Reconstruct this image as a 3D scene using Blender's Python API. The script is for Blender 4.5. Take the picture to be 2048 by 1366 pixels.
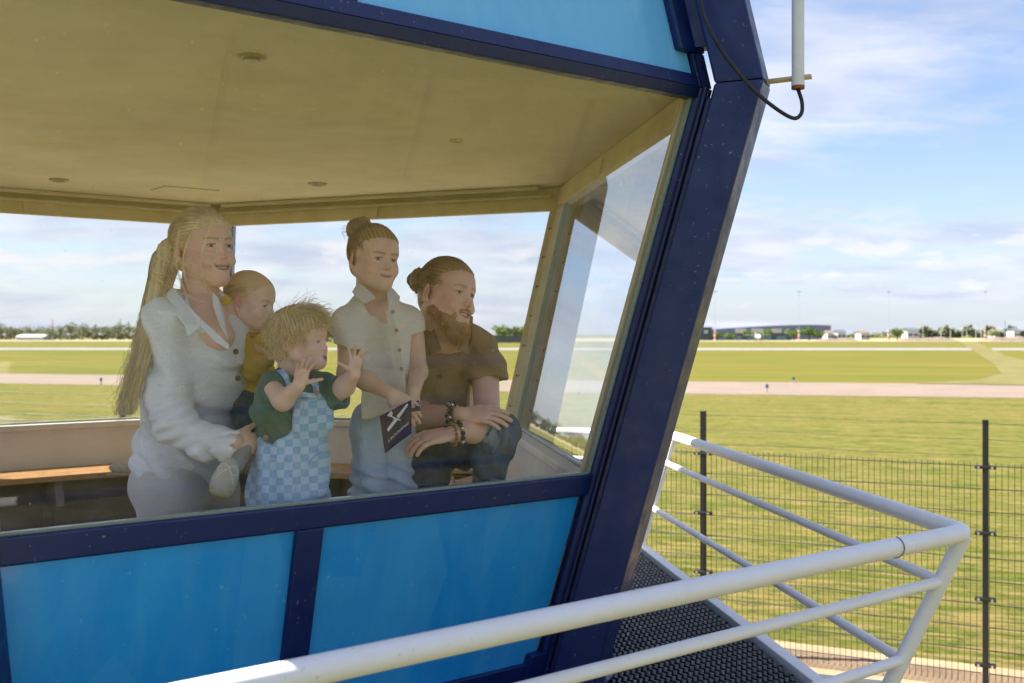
import bpy, bmesh, math, random
import numpy as np
from mathutils import Vector, Matrix
R_ = math.radians
random.seed(7)
rng = np.random.default_rng(7)
scn = bpy.context.scene
for o in list(bpy.data.objects):
    bpy.data.objects.remove(o)
COL = scn.collection
# ------------------------------------------------------------------ camera, sky, sun, exposure
CAMZ = 3.1
FPX = 2150.0
cd = bpy.data.cameras.new('camera')
cam = bpy.data.objects.new('camera', cd); COL.objects.link(cam)
cam.location = (0, 0, CAMZ); cam.rotation_euler = (R_(90), 0, 0)
cd.sensor_width = 36.0; cd.lens = 36.0*FPX/2048
cd.shift_y = -15/2048
cd.clip_start = 0.05; cd.clip_end = 6000
cd.dof.use_dof = True; cd.dof.focus_distance = 3.55; cd.dof.aperture_fstop = 4.5
scn.camera = cam
scn.render.engine = 'CYCLES'
scn.view_settings.view_transform = 'Standard'; scn.view_settings.look = 'None'
scn.view_settings.gamma = 1; scn.view_settings.use_curve_mapping = False
scn.view_settings.exposure = 2.05
scn.cycles.max_bounces = 10; scn.cycles.transparent_max_bounces = 16
scn.cycles.caustics_reflective = False; scn.cycles.caustics_refractive = False

SUN = Vector((-.63, .09, .79)).normalized()
wd = bpy.data.worlds.new('World'); scn.world = wd; wd.use_nodes = True
nt = wd.node_tree; nt.nodes.clear()
def N(t, typ, **kw):
    n = t.nodes.new(typ)
    for k, v in kw.items():
        if k.startswith('i_'):
            n.inputs[k[2:].replace('_', ' ')].default_value = v
        elif k.startswith('n_'):
            n.inputs[int(k[2:])].default_value = v
        else: setattr(n, k, v)
    return n
def mathn(t, op, a, b=None, clamp=False):
    n = t.nodes.new('ShaderNodeMath'); n.operation = op; n.use_clamp = clamp
    for i, v in enumerate((a, b)):
        if v is None: continue
        if isinstance(v, (int, float)): n.inputs[i].default_value = v
        else: t.links.new(v, n.inputs[i])
    return n.outputs[0]
def ramp(t, fac, stops):
    n = t.nodes.new('ShaderNodeValToRGB'); cr = n.color_ramp
    while len(cr.elements) > 1: cr.elements.remove(cr.elements[-1])
    for i, (p, c) in enumerate(stops):
        e = cr.elements[0] if i == 0 else cr.elements.new(p)
        e.position = p
        if isinstance(c, (int, float)): c = (c, c, c)
        e.color = (*c, 1) if len(c) == 3 else c
    t.links.new(fac, n.inputs[0]); return n.outputs[0]
def mix(t, fac, a, b, typ='MIX'):
    n = t.nodes.new('ShaderNodeMix'); n.data_type = 'RGBA'; n.blend_type = typ
    for s, v in ((n.inputs[0], fac), (n.inputs[6], a), (n.inputs[7], b)):
        if isinstance(v, (int, float)): s.default_value = v
        elif isinstance(v, tuple): s.default_value = (*v, 1) if len(v) == 3 else v
        else: t.links.new(v, s)
    return n.outputs[2]
def noise(t, vec, scale, detail=4, rough=.5, dist=0.0):
    n = t.nodes.new('ShaderNodeTexNoise'); n.inputs['Scale'].default_value = scale
    n.inputs['Detail'].default_value = detail; n.inputs['Roughness'].default_value = rough
    n.inputs['Distortion'].default_value = dist
    if vec is not None: t.links.new(vec, n.inputs['Vector'])
    return n.outputs['Fac']
def mapping(t, vec, scale=(1, 1, 1), rot=(0, 0, 0), loc=(0, 0, 0)):
    n = t.nodes.new('ShaderNodeMapping'); n.inputs['Scale'].default_value = scale
    n.inputs['Rotation'].default_value = rot; n.inputs['Location'].default_value = loc
    t.links.new(vec, n.inputs['Vector']); return n.outputs[0]

sky = N(nt, 'ShaderNodeTexSky', sky_type='NISHITA'); sky.sun_disc = False
sky.sun_elevation = math.asin(SUN.z); sky.sun_rotation = math.atan2(SUN.x, SUN.y) % (2*math.pi)
sky.air_density = 1.0; sky.dust_density = 0.6; sky.ozone_density = 2.0
geo = N(nt, 'ShaderNodeTexCoord')
sep = N(nt, 'ShaderNodeSeparateXYZ'); nt.links.new(geo.outputs['Generated'], sep.inputs[0])
zc = mathn(nt, 'ADD', mathn(nt, 'MAXIMUM', sep.outputs[2], 0.0), 0.17)
cx = mathn(nt, 'DIVIDE', sep.outputs[0], zc); cy = mathn(nt, 'DIVIDE', sep.outputs[1], zc)
cmb = N(nt, 'ShaderNodeCombineXYZ'); nt.links.new(cx, cmb.inputs[0]); nt.links.new(cy, cmb.inputs[1])
v1 = mapping(nt, cmb.outputs[0], (0.9, 1.15, 1), (0, 0, R_(-30)), (3.1, 1.7, 0))
c1 = noise(nt, v1, .95, 9, .58, .35)
v2 = mapping(nt, cmb.outputs[0], (0.6, 1.7, 1), (0, 0, R_(-35)), (9, 4, 0))
c2 = noise(nt, v2, 3.2, 7, .62, .5)
cm = mathn(nt, 'ADD', mathn(nt, 'MULTIPLY', c1, .80), mathn(nt, 'MULTIPLY', c2, .24))
mask = ramp(nt, cm, [(0.46, 0.0), (0.52, .42), (0.58, .90), (0.68, 1.0)])
skyc = mix(nt, 1.0, sky.outputs[0], (.043, .044, .049), 'MULTIPLY')
low = ramp(nt, sep.outputs[2], [(0.0, 1.0), (0.07, .62), (.2, .10), (.6, 0.0)])
skyh = mix(nt, mathn(nt, 'MULTIPLY', low, .62), skyc, (.168, .192, .238))
shade = noise(nt, v1, 2.6, 5, .5)
ccol = mix(nt, ramp(nt, shade, [(.35, 0.0), (.65, 1.0)]), (.155, .172, .222), (.235, .240, .272))
skyf = mix(nt, mathn(nt, 'MULTIPLY', mask, .90), skyh, ccol)
# small fair-weather cumulus low over the horizon
v3 = mapping(nt, geo.outputs['Generated'], (1, 1, 3.6), (0, 0, 0), (1.3, .2, .1))
c3 = noise(nt, v3, 11.0, 5, .55, .2)
band = ramp(nt, sep.outputs[2], [(0.015, 0.0), (.04, 1.0), (.075, .8), (.12, 0.0)])
m3 = mathn(nt, 'MULTIPLY', ramp(nt, c3, [(.56, 0.0), (.64, 1.0)]), band)
skyf = mix(nt, mathn(nt, 'MULTIPLY', m3, .8), skyf, (.255, .25, .262))
bg = N(nt, 'ShaderNodeBackground'); bg.inputs['Strength'].default_value = 1.0
nt.links.new(skyf, bg.inputs['Color'])
wo = N(nt, 'ShaderNodeOutputWorld'); nt.links.new(bg.outputs[0], wo.inputs[0])
sl = bpy.data.lights.new('sun', 'SUN'); sl.energy = 4.8; sl.angle = R_(.53); sl.color = (1, .95, .87)
so = bpy.data.objects.new('sun', sl); COL.objects.link(so)
so.rotation_euler = SUN.to_track_quat('Z', 'Y').to_euler(); so.location = (0, 0, 30)

# ------------------------------------------------------------------ helpers
def W(px, py, Y):
    return Vector(((px-1024)/FPX*Y, Y, CAMZ+(668-py)/FPX*Y))
def link(o, parent=None):
    COL.objects.link(o)
    if parent is not None: o.parent = parent
    return o
def tag(o, label=None, cat=None, group=None, kind=None):
    if label: o['label'] = label
    if cat: o['category'] = cat
    if group: o['group'] = group
    if kind: o['kind'] = kind
    return o
def empty(name, loc=(0, 0, 0)):
    o = bpy.data.objects.new(name, None); o.location = loc; o.empty_display_size = .1
    COL.objects.link(o); return o
def mesh(name, V, F, mat=None, parent=None, smooth=False, bevel=0, cols=None, seg=2):
    """vertices in world coordinates; parent empties may be moved, so shift into the parent's frame"""
    me = bpy.data.meshes.new(name)
    V = np.asarray(V, dtype=float).reshape(-1, 3)
    off = np.zeros(3)
    p = parent
    while p is not None:
        off += np.array(p.location); p = p.parent
    V = V-off
    if isinstance(F, np.ndarray) and F.ndim == 2:
        n, k = F.shape
        me.vertices.add(len(V)); me.vertices.foreach_set('co', V.astype(np.float32).ravel())
        me.loops.add(n*k); me.loops.foreach_set('vertex_index', F.astype(np.int32).ravel())
        me.polygons.add(n); me.polygons.foreach_set('loop_start', (np.arange(n)*k).astype(np.int32))
        me.polygons.foreach_set('loop_total', np.full(n, k, dtype=np.int32))
        me.update(calc_edges=True)
    else:
        me.from_pydata([tuple(v) for v in V], [], [tuple(int(i) for i in f) for f in F])
    if cols is not None:
        at = me.color_attributes.new('Col', 'FLOAT_COLOR', 'POINT')
        c4 = np.ones((len(V), 4), dtype=np.float32); c4[:, :3] = cols
        at.data.foreach_set('color', c4.ravel())
    if smooth: me.polygons.foreach_set('use_smooth', np.ones(len(me.polygons), dtype=bool))
    if not smooth and not isinstance(F, np.ndarray):
        b = bmesh.new(); b.from_mesh(me); bmesh.ops.recalc_face_normals(b, faces=b.faces); b.to_mesh(me); b.free()
    o = bpy.data.objects.new(name, me)
    if mat is not None: me.materials.append(mat)
    link(o, parent)
    if bevel:
        m = o.modifiers.new('bevel', 'BEVEL'); m.width = bevel; m.segments = seg; m.limit_method = 'ANGLE'
        m.harden_normals = False
    return o
class G:
    """collects simple shapes into one mesh"""
    def __init__(s): s.V = []; s.F = []
    def hexa(s, P):
        b = len(s.V); s.V += [tuple(p) for p in P]
        for f in ((0, 1, 2, 3), (7, 6, 5, 4), (0, 4, 5, 1), (1, 5, 6, 2), (2, 6, 7, 3), (3, 7, 4, 0)):
            s.F.append(tuple(b+i for i in f))
        return s
    def box(s, c, h, rot=None):
        c = Vector(c)
        P = [Vector((x*h[0], y*h[1], z*h[2])) for z in (-1, 1) for x, y in ((-1, -1), (1, -1), (1, 1), (-1, 1))]
        if rot is not None: P = [rot @ p for p in P]
        P = [p+c for p in P]
        return s.hexa([P[0], P[1], P[2], P[3], P[4], P[5], P[6], P[7]])
    def tube(s, pts, r, n=12, cap=True, closed=False):
        pts = [Vector(p) for p in pts]; m = len(pts)
        rs = r if isinstance(r, (list, tuple)) else [r]*m
        b = len(s.V); up = None
        for i, p in enumerate(pts):
            if closed: d = (pts[(i+1) % m]-pts[i-1]).normalized()
            else: d = (pts[min(i+1, m-1)]-pts[max(i-1, 0)]).normalized()
            sc = 1.0
            if 0 < i < m-1 or closed:
                d1 = (p-pts[i-1]).normalized(); sc = 1/max(.5, abs(d.dot(d1)))
            if up is None:
                up = Vector((0, 0, 1)) if abs(d.z) < .9 else Vector((1, 0, 0))
            u = (up-d*up.dot(d)).normalized(); v = d.cross(u); up = u
            for j in range(n):
                a = 2*math.pi*j/n
                s.V.append(tuple(p+(u*math.cos(a)*1.0+v*math.sin(a)*sc)*rs[i]))
        for i in range(m if closed else m-1):
            for j in range(n):
                i2 = (i+1) % m
                s.F.append((b+i*n+j, b+i*n+(j+1) % n, b+i2*n+(j+1) % n, b+i2*n+j))
        if cap and not closed:
            s.F.append(tuple(b+j for j in range(n))[::-1]); s.F.append(tuple(b+(m-1)*n+j for j in range(n)))
        return s
    def disc(s, c, nrm, r, th, n=16):
        nrm = Vector(nrm).normalized(); return s.tube([Vector(c), Vector(c)+nrm*th], r, n)
    def build(s, name, mat, parent=None, smooth=False, bevel=0, seg=2):
        return mesh(name, s.V, s.F, mat, parent, smooth, bevel, seg=seg)
def autosmooth(o, ang=40):
    me = o.data
    me.polygons.foreach_set('use_smooth', np.ones(len(me.polygons), dtype=bool))
    try: me.set_sharp_from_angle(angle=R_(ang))
    except Exception: pass
    return o

# ------------------------------------------------------------------ materials
def newmat(name):
    m = bpy.data.materials.new(name); m.use_nodes = True
    t = m.node_tree; b = t.nodes['Principled BSDF']; return m, t, b
def objc(t): return t.nodes.new('ShaderNodeTexCoord').outputs['Object']
def bumpn(t, b, h, strength=.3, dist=.002):
    n = t.nodes.new('ShaderNodeBump'); n.inputs['Strength'].default_value = strength; n.inputs['Distance'].default_value = dist
    t.links.new(h, n.inputs['Height']); t.links.new(n.outputs[0], b.inputs['Normal'])
def paint(name, col, col2=None, rough=.35, nscale=6, dirt=.25, spots=0, bump=.15, metal=0, coat=0, streak=False, spotcol=(.25, .16, .08)):
    m, t, b = newmat(name); o = objc(t)
    vv = mapping(t, o, (1, 1, .12)) if streak else o
    n1 = noise(t, vv, nscale, 6, .6)
    c = mix(t, mathn(t, 'MULTIPLY', ramp(t, n1, [(.35, 0.0), (.7, 1.0)]), dirt), col, col2 or tuple(x*.55 for x in col))
    if spots:
        s = noise(t, o, 70, 2, .5); s2 = noise(t, o, 3.0, 2, .5)
        sm = mathn(t, 'MULTIPLY', ramp(t, s, [(.68, 0.0), (.73, 1.0)]), ramp(t, s2, [(.42, 0.0), (.6, 1.0)]))
        c = mix(t, mathn(t, 'MULTIPLY', sm, spots), c, spotcol)
    t.links.new(c, b.inputs['Base Color'])
    n2 = noise(t, o, nscale*3, 4, .6)
    t.links.new(ramp(t, n2, [(.3, max(0, rough-.1)), (.7, min(1, rough+.15))]), b.inputs['Roughness'])
    b.inputs['Metallic'].default_value = metal
    b.inputs['Coat Weight'].default_value = coat
    if bump: bumpn(t, b, noise(t, o, 45, 3, .5), bump, .002)
    return m
M = {}
M['navy'] = paint('navy_paint', (.0025, .0150, .100), (.006, .022, .115), .40, 5, .5, .6, .25, coat=0, spotcol=(.30, .28, .27))
M['navy_rust'] = paint('navy_paint_worn', (.0025, .0125, .080), (.010, .015, .060), .35, 9, .6, .9, .35, spotcol=(.22, .15, .11))
M['white'] = paint('white_rail_paint', (.90, .875, .86), (.72, .67, .62), .38, 8, .25, .25, .1)
M['cream'] = paint('cream_interior_paint', (.78, .70, .48), (.66, .57, .36), .55, 7, .8, .25, .1)
M['sillw'] = paint('pale_interior_panel', (.74, .70, .62), (.62, .56, .46), .5, 4, .6, .15, .1, streak=True)
M['greyp'] = paint('grey_lower_lining', (.30, .28, .25), (.17, .14, .11), .6, 5, .8, .3, .2)
M['ceil'] = paint('cream_ceiling_board', (.80, .74, .52), (.70, .63, .42), .6, 2.5, .9, .1, .08)
M['black'] = paint('black_powder_coat', (.004, .004, .004), None, .55, 10, .2, 0, .05)
M['rubber'] = paint('black_cable_rubber', (.012, .012, .012), (.05, .045, .04), .5, 20, .5, 0, .05)
M['steel'] = paint('galvanised_steel', (.55, .55, .55), (.4, .4, .4), .4, 15, .5, 0, .05, metal=.8)
def panel_mat(name, c1, c2, c3, rough, coat=0.4):
    m, t, b = newmat(name); o = objc(t)
    n0 = noise(t, mapping(t, o, (1, 1, .35)), 3.2, 7, .62, .6)
    n1 = noise(t, mapping(t, o, (2.5, 2.5, .25)), 5, 5, .6, .4)
    v = t.nodes.new('ShaderNodeTexVoronoi'); v.inputs['Scale'].default_value = 3.4; v.feature = 'F1'
    t.links.new(mapping(t, o, (1.0, 1.0, .45), (0, R_(18), 0)), v.inputs['Vector'])
    c = mix(t, ramp(t, n0, [(.35, 0.0), (.68, 1.0)]), c1, c2)
    sepc = t.nodes.new('ShaderNodeSeparateColor'); t.links.new(v.outputs['Color'], sepc.inputs[0])
    c = mix(t, mathn(t, 'MULTIPLY', ramp(t, sepc.outputs[0], [(.5, 0.0), (.56, 1.0)]), .22), c, c3)
    c = mix(t, mathn(t, 'MULTIPLY', ramp(t, n1, [(.46, 0.0), (.68, 1.0)]), .28), c, c3)
    s = noise(t, o, 60, 2, .5)
    c = mix(t, mathn(t, 'MULTIPLY', ramp(t, s, [(.72, 0.0), (.75, 1.0)]), .5), c, (.35, .55, .7))
    t.links.new(c, b.inputs['Base Color']); b.inputs['Coat Weight'].default_value = coat
    t.links.new(ramp(t, n0, [(.3, rough), (.7, rough+.2)]), b.inputs['Roughness'])
    b.inputs['Coat Roughness'].default_value = .12
    bumpn(t, b, n0, .05, .01)
    return m
M['bluelow'] = panel_mat('blue_lower_panel_film', (.006, .27, .70), (.016, .345, .78), (.09, .42, .78), .3)
M['bluetop'] = panel_mat('sky_lightened_upper_panel', (.13, .50, .86), (.17, .56, .90), (.24, .60, .90), .35, .2)  # sky reflection on the tilted upper panels is lightened into this base colour
def wood(name, c1, c2):
    m, t, b = newmat(name); o = objc(t)
    n = noise(t, mapping(t, o, (2, 2, 14), (0, 0, R_(37))), 6, 8, .65, 1.2)
    c = mix(t, ramp(t, n, [(.3, 0.0), (.7, 1.0)]), c1, c2); t.links.new(c, b.inputs['Base Color'])
    b.inputs['Roughness'].default_value = .5; bumpn(t, b, n, .15, .002); return m
M['wood'] = wood('varnished_plank', (.52, .30, .13), (.32, .16, .06))
def glass_mat(name, tint, refl=1.0, smear=.02):
    m = bpy.data.materials.new(name); m.use_nodes = True; t = m.node_tree; t.nodes.clear()
    out = t.nodes.new('ShaderNodeOutputMaterial'); tr = t.nodes.new('ShaderNodeBsdfTransparent'); tr.inputs[0].default_value = (*tint, 1)
    gl = t.nodes.new('ShaderNodeBsdfGlossy'); gl.inputs['Roughness'].default_value = .0; gl.inputs[0].default_value = (1, 1, 1, 1)
    fr = t.nodes.new('ShaderNodeFresnel'); fr.inputs[0].default_value = 1.5
    # pane built as one thin sheet: both surfaces' reflection in one
    f = mathn(t, 'MULTIPLY', mathn(t, 'DIVIDE', fr.outputs[0], mathn(t, 'ADD', fr.outputs[0], 1.0)), 2*refl, clamp=True)
    mx = t.nodes.new('ShaderNodeMixShader'); t.links.new(f, mx.inputs[0]); t.links.new(tr.outputs[0], mx.inputs[1]); t.links.new(gl.outputs[0], mx.inputs[2])
    df = t.nodes.new('ShaderNodeBsdfDiffuse'); df.inputs[0].default_value = (.75, .72, .62, 1)
    o = objc(t)
    n1 = noise(t, mapping(t, o, (1.2, 1.2, 7), (0, R_(38), 0)), 5, 8, .7, 1.5)
    n2 = noise(t, o, 1.6, 3, .5)
    d = mathn(t, 'MULTIPLY', ramp(t, n1, [(.45, 0.1), (.75, 1.0)]), ramp(t, n2, [(.35, .25), (.7, 1.0)]))
    sp = ramp(t, noise(t, o, 110, 1, .5), [(.77, 0.0), (.79, 1.0)])
    d = mathn(t, 'MAXIMUM', mathn(t, 'MULTIPLY', d, smear*4), mathn(t, 'MULTIPLY', sp, .35))
    mx2 = t.nodes.new('ShaderNodeMixShader'); t.links.new(d, mx2.inputs[0]); t.links.new(mx.outputs[0], mx2.inputs[1]); t.links.new(df.outputs[0], mx2.inputs[2])
    t.links.new(mx2.outputs[0], out.inputs[0]); return m
M['glass'] = glass_mat('front_window_glass', (.995, .995, .985), .42, .020)
M['glass2'] = glass_mat('side_window_glass', (.975, .99, .985), .55, .006)
M['gedge'] = paint('glass_edge_seal', (.35, .42, .33), None, .3, 10, .3, 0, 0)

# ------------------------------------------------------------------ ground
def ground_mats():
    m, t, b = newmat('mown_grass'); o = objc(t)
    vr = mapping(t, o, (1, 1, 1), (0, 0, R_(16.7)))
    st = noise(t, mapping(t, vr, (.05, .9, 1)), 1.1, 6, .6)       # mowing swaths along the taxiway
    st2 = noise(t, mapping(t, vr, (.25, 3.2, 1)), 1.3, 5, .65)
    big = noise(t, o, .035, 5, .55)
    fine = noise(t, mapping(t, vr, (.55, 1.3, 1)), 7, 9, .8); fine2 = noise(t, mapping(t, vr, (.6, 3, 1)), 1.7, 7, .72)
    c = mix(t, ramp(t, st, [(.43, 0.0), (.57, 1.0)]), (0.0516, 0.0757, 0.0077), (0.1290, 0.1101, 0.0275))
    c = mix(t, mathn(t, 'MULTIPLY', ramp(t, st2, [(.47, 0.0), (.60, 1.0)]), .75), c, (0.1763, 0.1376, 0.0473))
    c = mix(t, mathn(t, 'MULTIPLY', ramp(t, big, [(.42, 0.0), (.62, 1.0)]), .55), c, (0.0877, 0.1109, 0.0163))
    c = mix(t, mathn(t, 'MULTIPLY', ramp(t, fine, [(.47, 0.0), (.56, 1.0)]), .8), c, (0.0310, 0.0447, 0.0060))
    c = mix(t, mathn(t, 'MULTIPLY', ramp(t, fine2, [(.48, 0.0), (.62, 1.0)]), .75), c, (0.2021, 0.1479, 0.0602))
    t.links.new(c, b.inputs['Base Color']); b.inputs['Roughness'].default_value = 1; b.inputs['Specular IOR Level'].default_value = .05
    bumpn(t, b, fine, .8, .05)
    M['grass'] = m
    m, t, b = newmat('strip_grass'); o = objc(t)
    vr = mapping(t, o, (1, 1, 1), (0, 0, R_(14)))
    st = noise(t, mapping(t, vr, (.03, .35, 1)), 1.1, 6, .6)
    c = mix(t, ramp(t, st, [(.38, 0.0), (.62, 1.0)]), (0.0593, 0.0826, 0.0095), (0.1342, 0.1041, 0.0241))
    c = mix(t, mathn(t, 'MULTIPLY', ramp(t, noise(t, o, .05, 4, .5), [(.45, 0.0), (.7, 1.0)]), .5), c, (0.1290, 0.0946, 0.0267))
    t.links.new(c, b.inputs['Base Color']); b.inputs['Roughness'].default_value = 1; b.inputs['Specular IOR Level'].default_value = .05
    M['grass2'] = m
    def flat(name, c1, c2, sc, bump=.2):
        m, t, b = newmat(name); o = objc(t); n = noise(t, o, sc, 8, .65); n3 = noise(t, o, sc*12, 3, .6)
        c = mix(t, ramp(t, n, [(.35, 0.0), (.65, 1.0)]), c1, c2)
        c = mix(t, mathn(t, 'MULTIPLY', ramp(t, n3, [(.4, 0.0), (.7, 1.0)]), .3), c, tuple(x*.6 for x in c1))
        t.links.new(c, b.inputs['Base Color']); b.inputs['Roughness'].default_value = .9
        b.inputs['Specular IOR Level'].default_value = .15; bumpn(t, b, n3, bump, .02); return m
    M['taxi'] = flat('pale_taxiway_concrete', (.160, .125, .100), (.195, .152, .122), .35)
    M['runway'] = flat('runway_concrete', (.17, .17, .158), (.205, .20, .18), .1)
    M['sand'] = flat('sand_strip', (0.322, 0.223, 0.136), (0.223, 0.155, 0.093), 1.6, .5)
    M['dry'] = flat('dry_grass_track', (.150, .125, .050), (.100, .095, .026), .25)
    M['apron'] = flat('sandy_apron', (0.291, 0.248, 0.174), (0.223, 0.205, 0.099), .05)
    M['heap'] = flat('grey_earth_heap', (0.136, 0.105, 0.087), (0.186, 0.143, 0.118), .4, .6)
ground_mats()
def sheet(name, P, z, mat, label):
    o = mesh(name, [(x, y, z) for x, y in P], [tuple(range(len(P)))], mat); 
    if o.data.polygons[0].normal.z < 0: o.data.flip_normals()
    return tag(o, kind='structure', label=label)
sheet('ground', [(-3500, -3500), (3500, -3500), (3500, 4500), (-3500, 4500)], 0, M['grass'], 'mown yellow green airfield grass reaching the horizon')
def strip(name, near, far, z, mat, label):
    """near / far: polylines of (x, y)"""
    n = len(near); V = [(x, y, z) for x, y in near]+[(x, y, z) for x, y in far]
    F = [(i, i+1, n+i+1, n+i) for i in range(n-1)]
    return tag(mesh(name, V, F, mat), kind='structure', label=label)
xs_ = [-420, -200, -60, 0, 35, 90, 200, 420]
tn = [57.5+.30*420, 117, 75.5, 57.5, 49.5, 46, 40, 30]; tf = [72.6+.28*420, 129, 89.5, 72.6, 65, 62, 57, 48]
strip('taxiway', list(zip(xs_, tn)), list(zip(xs_, tf)), .015, M['taxi'], 'pale pinkish taxiway crossing the grass')
strip('grass_strip', list(zip(xs_, tf)), [(x, 203-.015*x) for x in xs_], .006, M['grass2'], 'darker green grass between taxiway and runway')
xr = [-1600, -600, 0, 600, 1600]
strip('runway', [(x, 204-.015*x) for x in xr], [(x, 238-.015*x) for x in xr], .03, M['runway'], 'far pale runway strip')
strip('apron', [(x, 440-.02*x) for x in xr[1:]], [(x, 760) for x in xr[1:]], .05, M['apron'], 'dry sandy apron in front of the far hangars')
def gp(px, py): Y = CAMZ*FPX/(py-668); return ((px-1024)/FPX*Y, Y)
strip('track', [gp(*p) for p in ((1913, 678), (1935, 694), (1962, 712), (1988, 730), (2004, 748), (1960, 760), (1830, 768))],
      [gp(*p) for p in ((1942, 678), (1975, 694), (2012, 712), (2080, 727), (2160, 745), (2160, 770), (2100, 772))], .045, M['dry'], 'worn dry track across the grass')
fA = Vector((1.85, 10.4, 0)); fB = Vector((4.11, 9.33, 0)); fd = (fB-fA).normalized(); fn = Vector((-fd.y, fd.x, 0))
sp = [fA-fd*14-fn*2.0, fA+fd*14-fn*2.0, fA+fd*14+fn*.75, fA-fd*14+fn*.75]
sheet('sand_strip', [(p.x, p.y) for p in sp], .008, M['sand'], 'bare sandy strip at the foot of the fence')
# ------------------------------------------------------------------ the control cab
D1 = 3.65
A_ = Vector((math.sin(R_(52.3)), math.cos(R_(52.3)), 0))
def rot60(v, k):
    a = R_(60*k); return Vector((v.x*math.cos(a)-v.y*math.sin(a), v.x*math.sin(a)+v.y*math.cos(a), 0))
Cv = rot60(A_, 2)
L0 = .5266*D1
P1 = Vector((.0772*D1, D1, 0))
O_ = P1+Cv*L0
ZS, ZT, ZK, ZD, ZR = -.470, .765, .800, -1.19, 1.74       # sill, window top, kink, deck, roof (relative to the eye)
ZB, ZF, ZC = -.70, -1.31, .785                            # bench, cab floor, ceiling
RK = L0+.283*(ZK-ZS)
def RAD(z): return L0+.283*(z-ZS) if z <= ZK else RK-.23*(z-ZK)
def side(k):
    T = rot60(A_, k); return T, Vector((T.y, -T.x, 0))
def wp(k, a, z, n=0.0, R=None):
    """point on side k: a = (fraction of the half side, offset m); z rel. eye; n = outward offset m"""
    T, Nn = side(k); r = RAD(z) if R is None else R(z)
    aa = a[0]*r/2+a[1]
    p = O_+Nn*(r*math.cos(R_(30))+n)+T*aa
    return Vector((p.x, p.y, CAMZ+z))
def slab(k, a0, a1, z0, z1, n0, n1, g=None, R=None):
    g = g or G()
    P = [wp(k, a0, z0, n0, R), wp(k, a1, z0, n0, R), wp(k, a1, z0, n1, R), wp(k, a0, z0, n1, R),
         wp(k, a0, z1, n0, R), wp(k, a1, z1, n0, R), wp(k, a1, z1, n1, R), wp(k, a0, z1, n1, R)]
    return g.hexa(P)
cab = empty('control_cab', (O_.x, O_.y, CAMZ+ZD))
tag(cab, 'blue hexagonal airport control cab with outward leaning windows and cream ceiling', 'control cab')
MA, MB_ = (0, -.105), (0, -.16)
for k in range(6):
    gm = M['glass'] if k == 0 else M['glass2']
    # glass sheet (single thin sheet) and its greenish edge seal
    T, Nn = side(k)
    pane = mesh('glass_pane', [wp(k, (-1, .035), ZS, -.004), wp(k, (1, -.035), ZS, -.004), wp(k, (1, -.035), ZT, -.004), wp(k, (-1, .035), ZT, -.004)], [(0, 1, 2, 3)], gm, cab)
    g = G(); slab(k, (1, -.038), (1, -.028), ZS, ZT, -.012, .006, g); slab(k, (-1, .028), (-1, .038), ZS, ZT, -.012, .006, g)
    slab(k, (-1, .038), (1, -.038), ZS-.002, ZS+.006, -.012, .008, g)
    g.build('glass_seal', M['gedge'], cab)
    slab(k, (-1, .03), (1, -.03), ZS-.074, ZS-.002, -.012, .028).build('sill_rail', M['navy'], cab, bevel=.006)
    slab(k, (-1, .03), (1, -.03), ZD, ZD+.07, -.012, .024).build('bottom_rail', M['navy'], cab, bevel=.004)
    slab(k, (0, -.105-.042), (0, -.105+.042), ZD+.07, ZS-.074, -.010, .022).build('mullion', M['navy'], cab, bevel=.005)
    slab(k, (-1, .05 if k else .012), (0, -.105-.042), ZD+.07, ZS-.074, -.02, .004).build('lower_panel', M['bluelow'], cab)
    slab(k, (0, -.105+.042), (1, -.05), ZD+.07, ZS-.074, -.02, .004).build('lower_panel', M['bluelow'], cab)
    slab(k, (-1, .02), (1, -.02), ZT, ZK, -.02, .022).build('head_rail', M['navy_rust'], cab, bevel=.003)
    slab(k, (-1, .02), (1, -.02), ZK+.001, ZK+.042, -.02, .022).build('head_rail', M['navy'], cab, bevel=.003)
    slab(k, (0, -.17-.034), (0, -.17+.034), ZK+.042, ZR, -.01, .020).build('mullion', M['navy'], cab, bevel=.004)
    slab(k, (-1, .03), (0, -.17-.034), ZK+.042, ZR, -.02, .004).build('upper_panel', M['bluetop'], cab)
    slab(k, (0, -.17+.034), (1, -.03), ZK+.042, ZR, -.02, .004).build('upper_panel', M['bluetop'], cab)
    slab(k, (-1, .0), (1, 0), ZR, ZR+.08, -.05, .05).build('roof_rail', M['navy'], cab, bevel=.005)
# roof
rv = [wp(k, (1, 0), ZR+.08, .06) for k in range(6)]
mesh('roof', [tuple(p) for p in rv]+[(p.x, p.y, p.z+.03) for p in rv]+[(O_.x, O_.y, CAMZ+ZR+.25)],
     [tuple(range(6))]+[(6+i, 6+(i+1) % 6, 12) for i in range(6)]+[(i, (i+1) % 6, 6+(i+1) % 6, 6+i) for i in range(6)], M['greyp'], cab)
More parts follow.
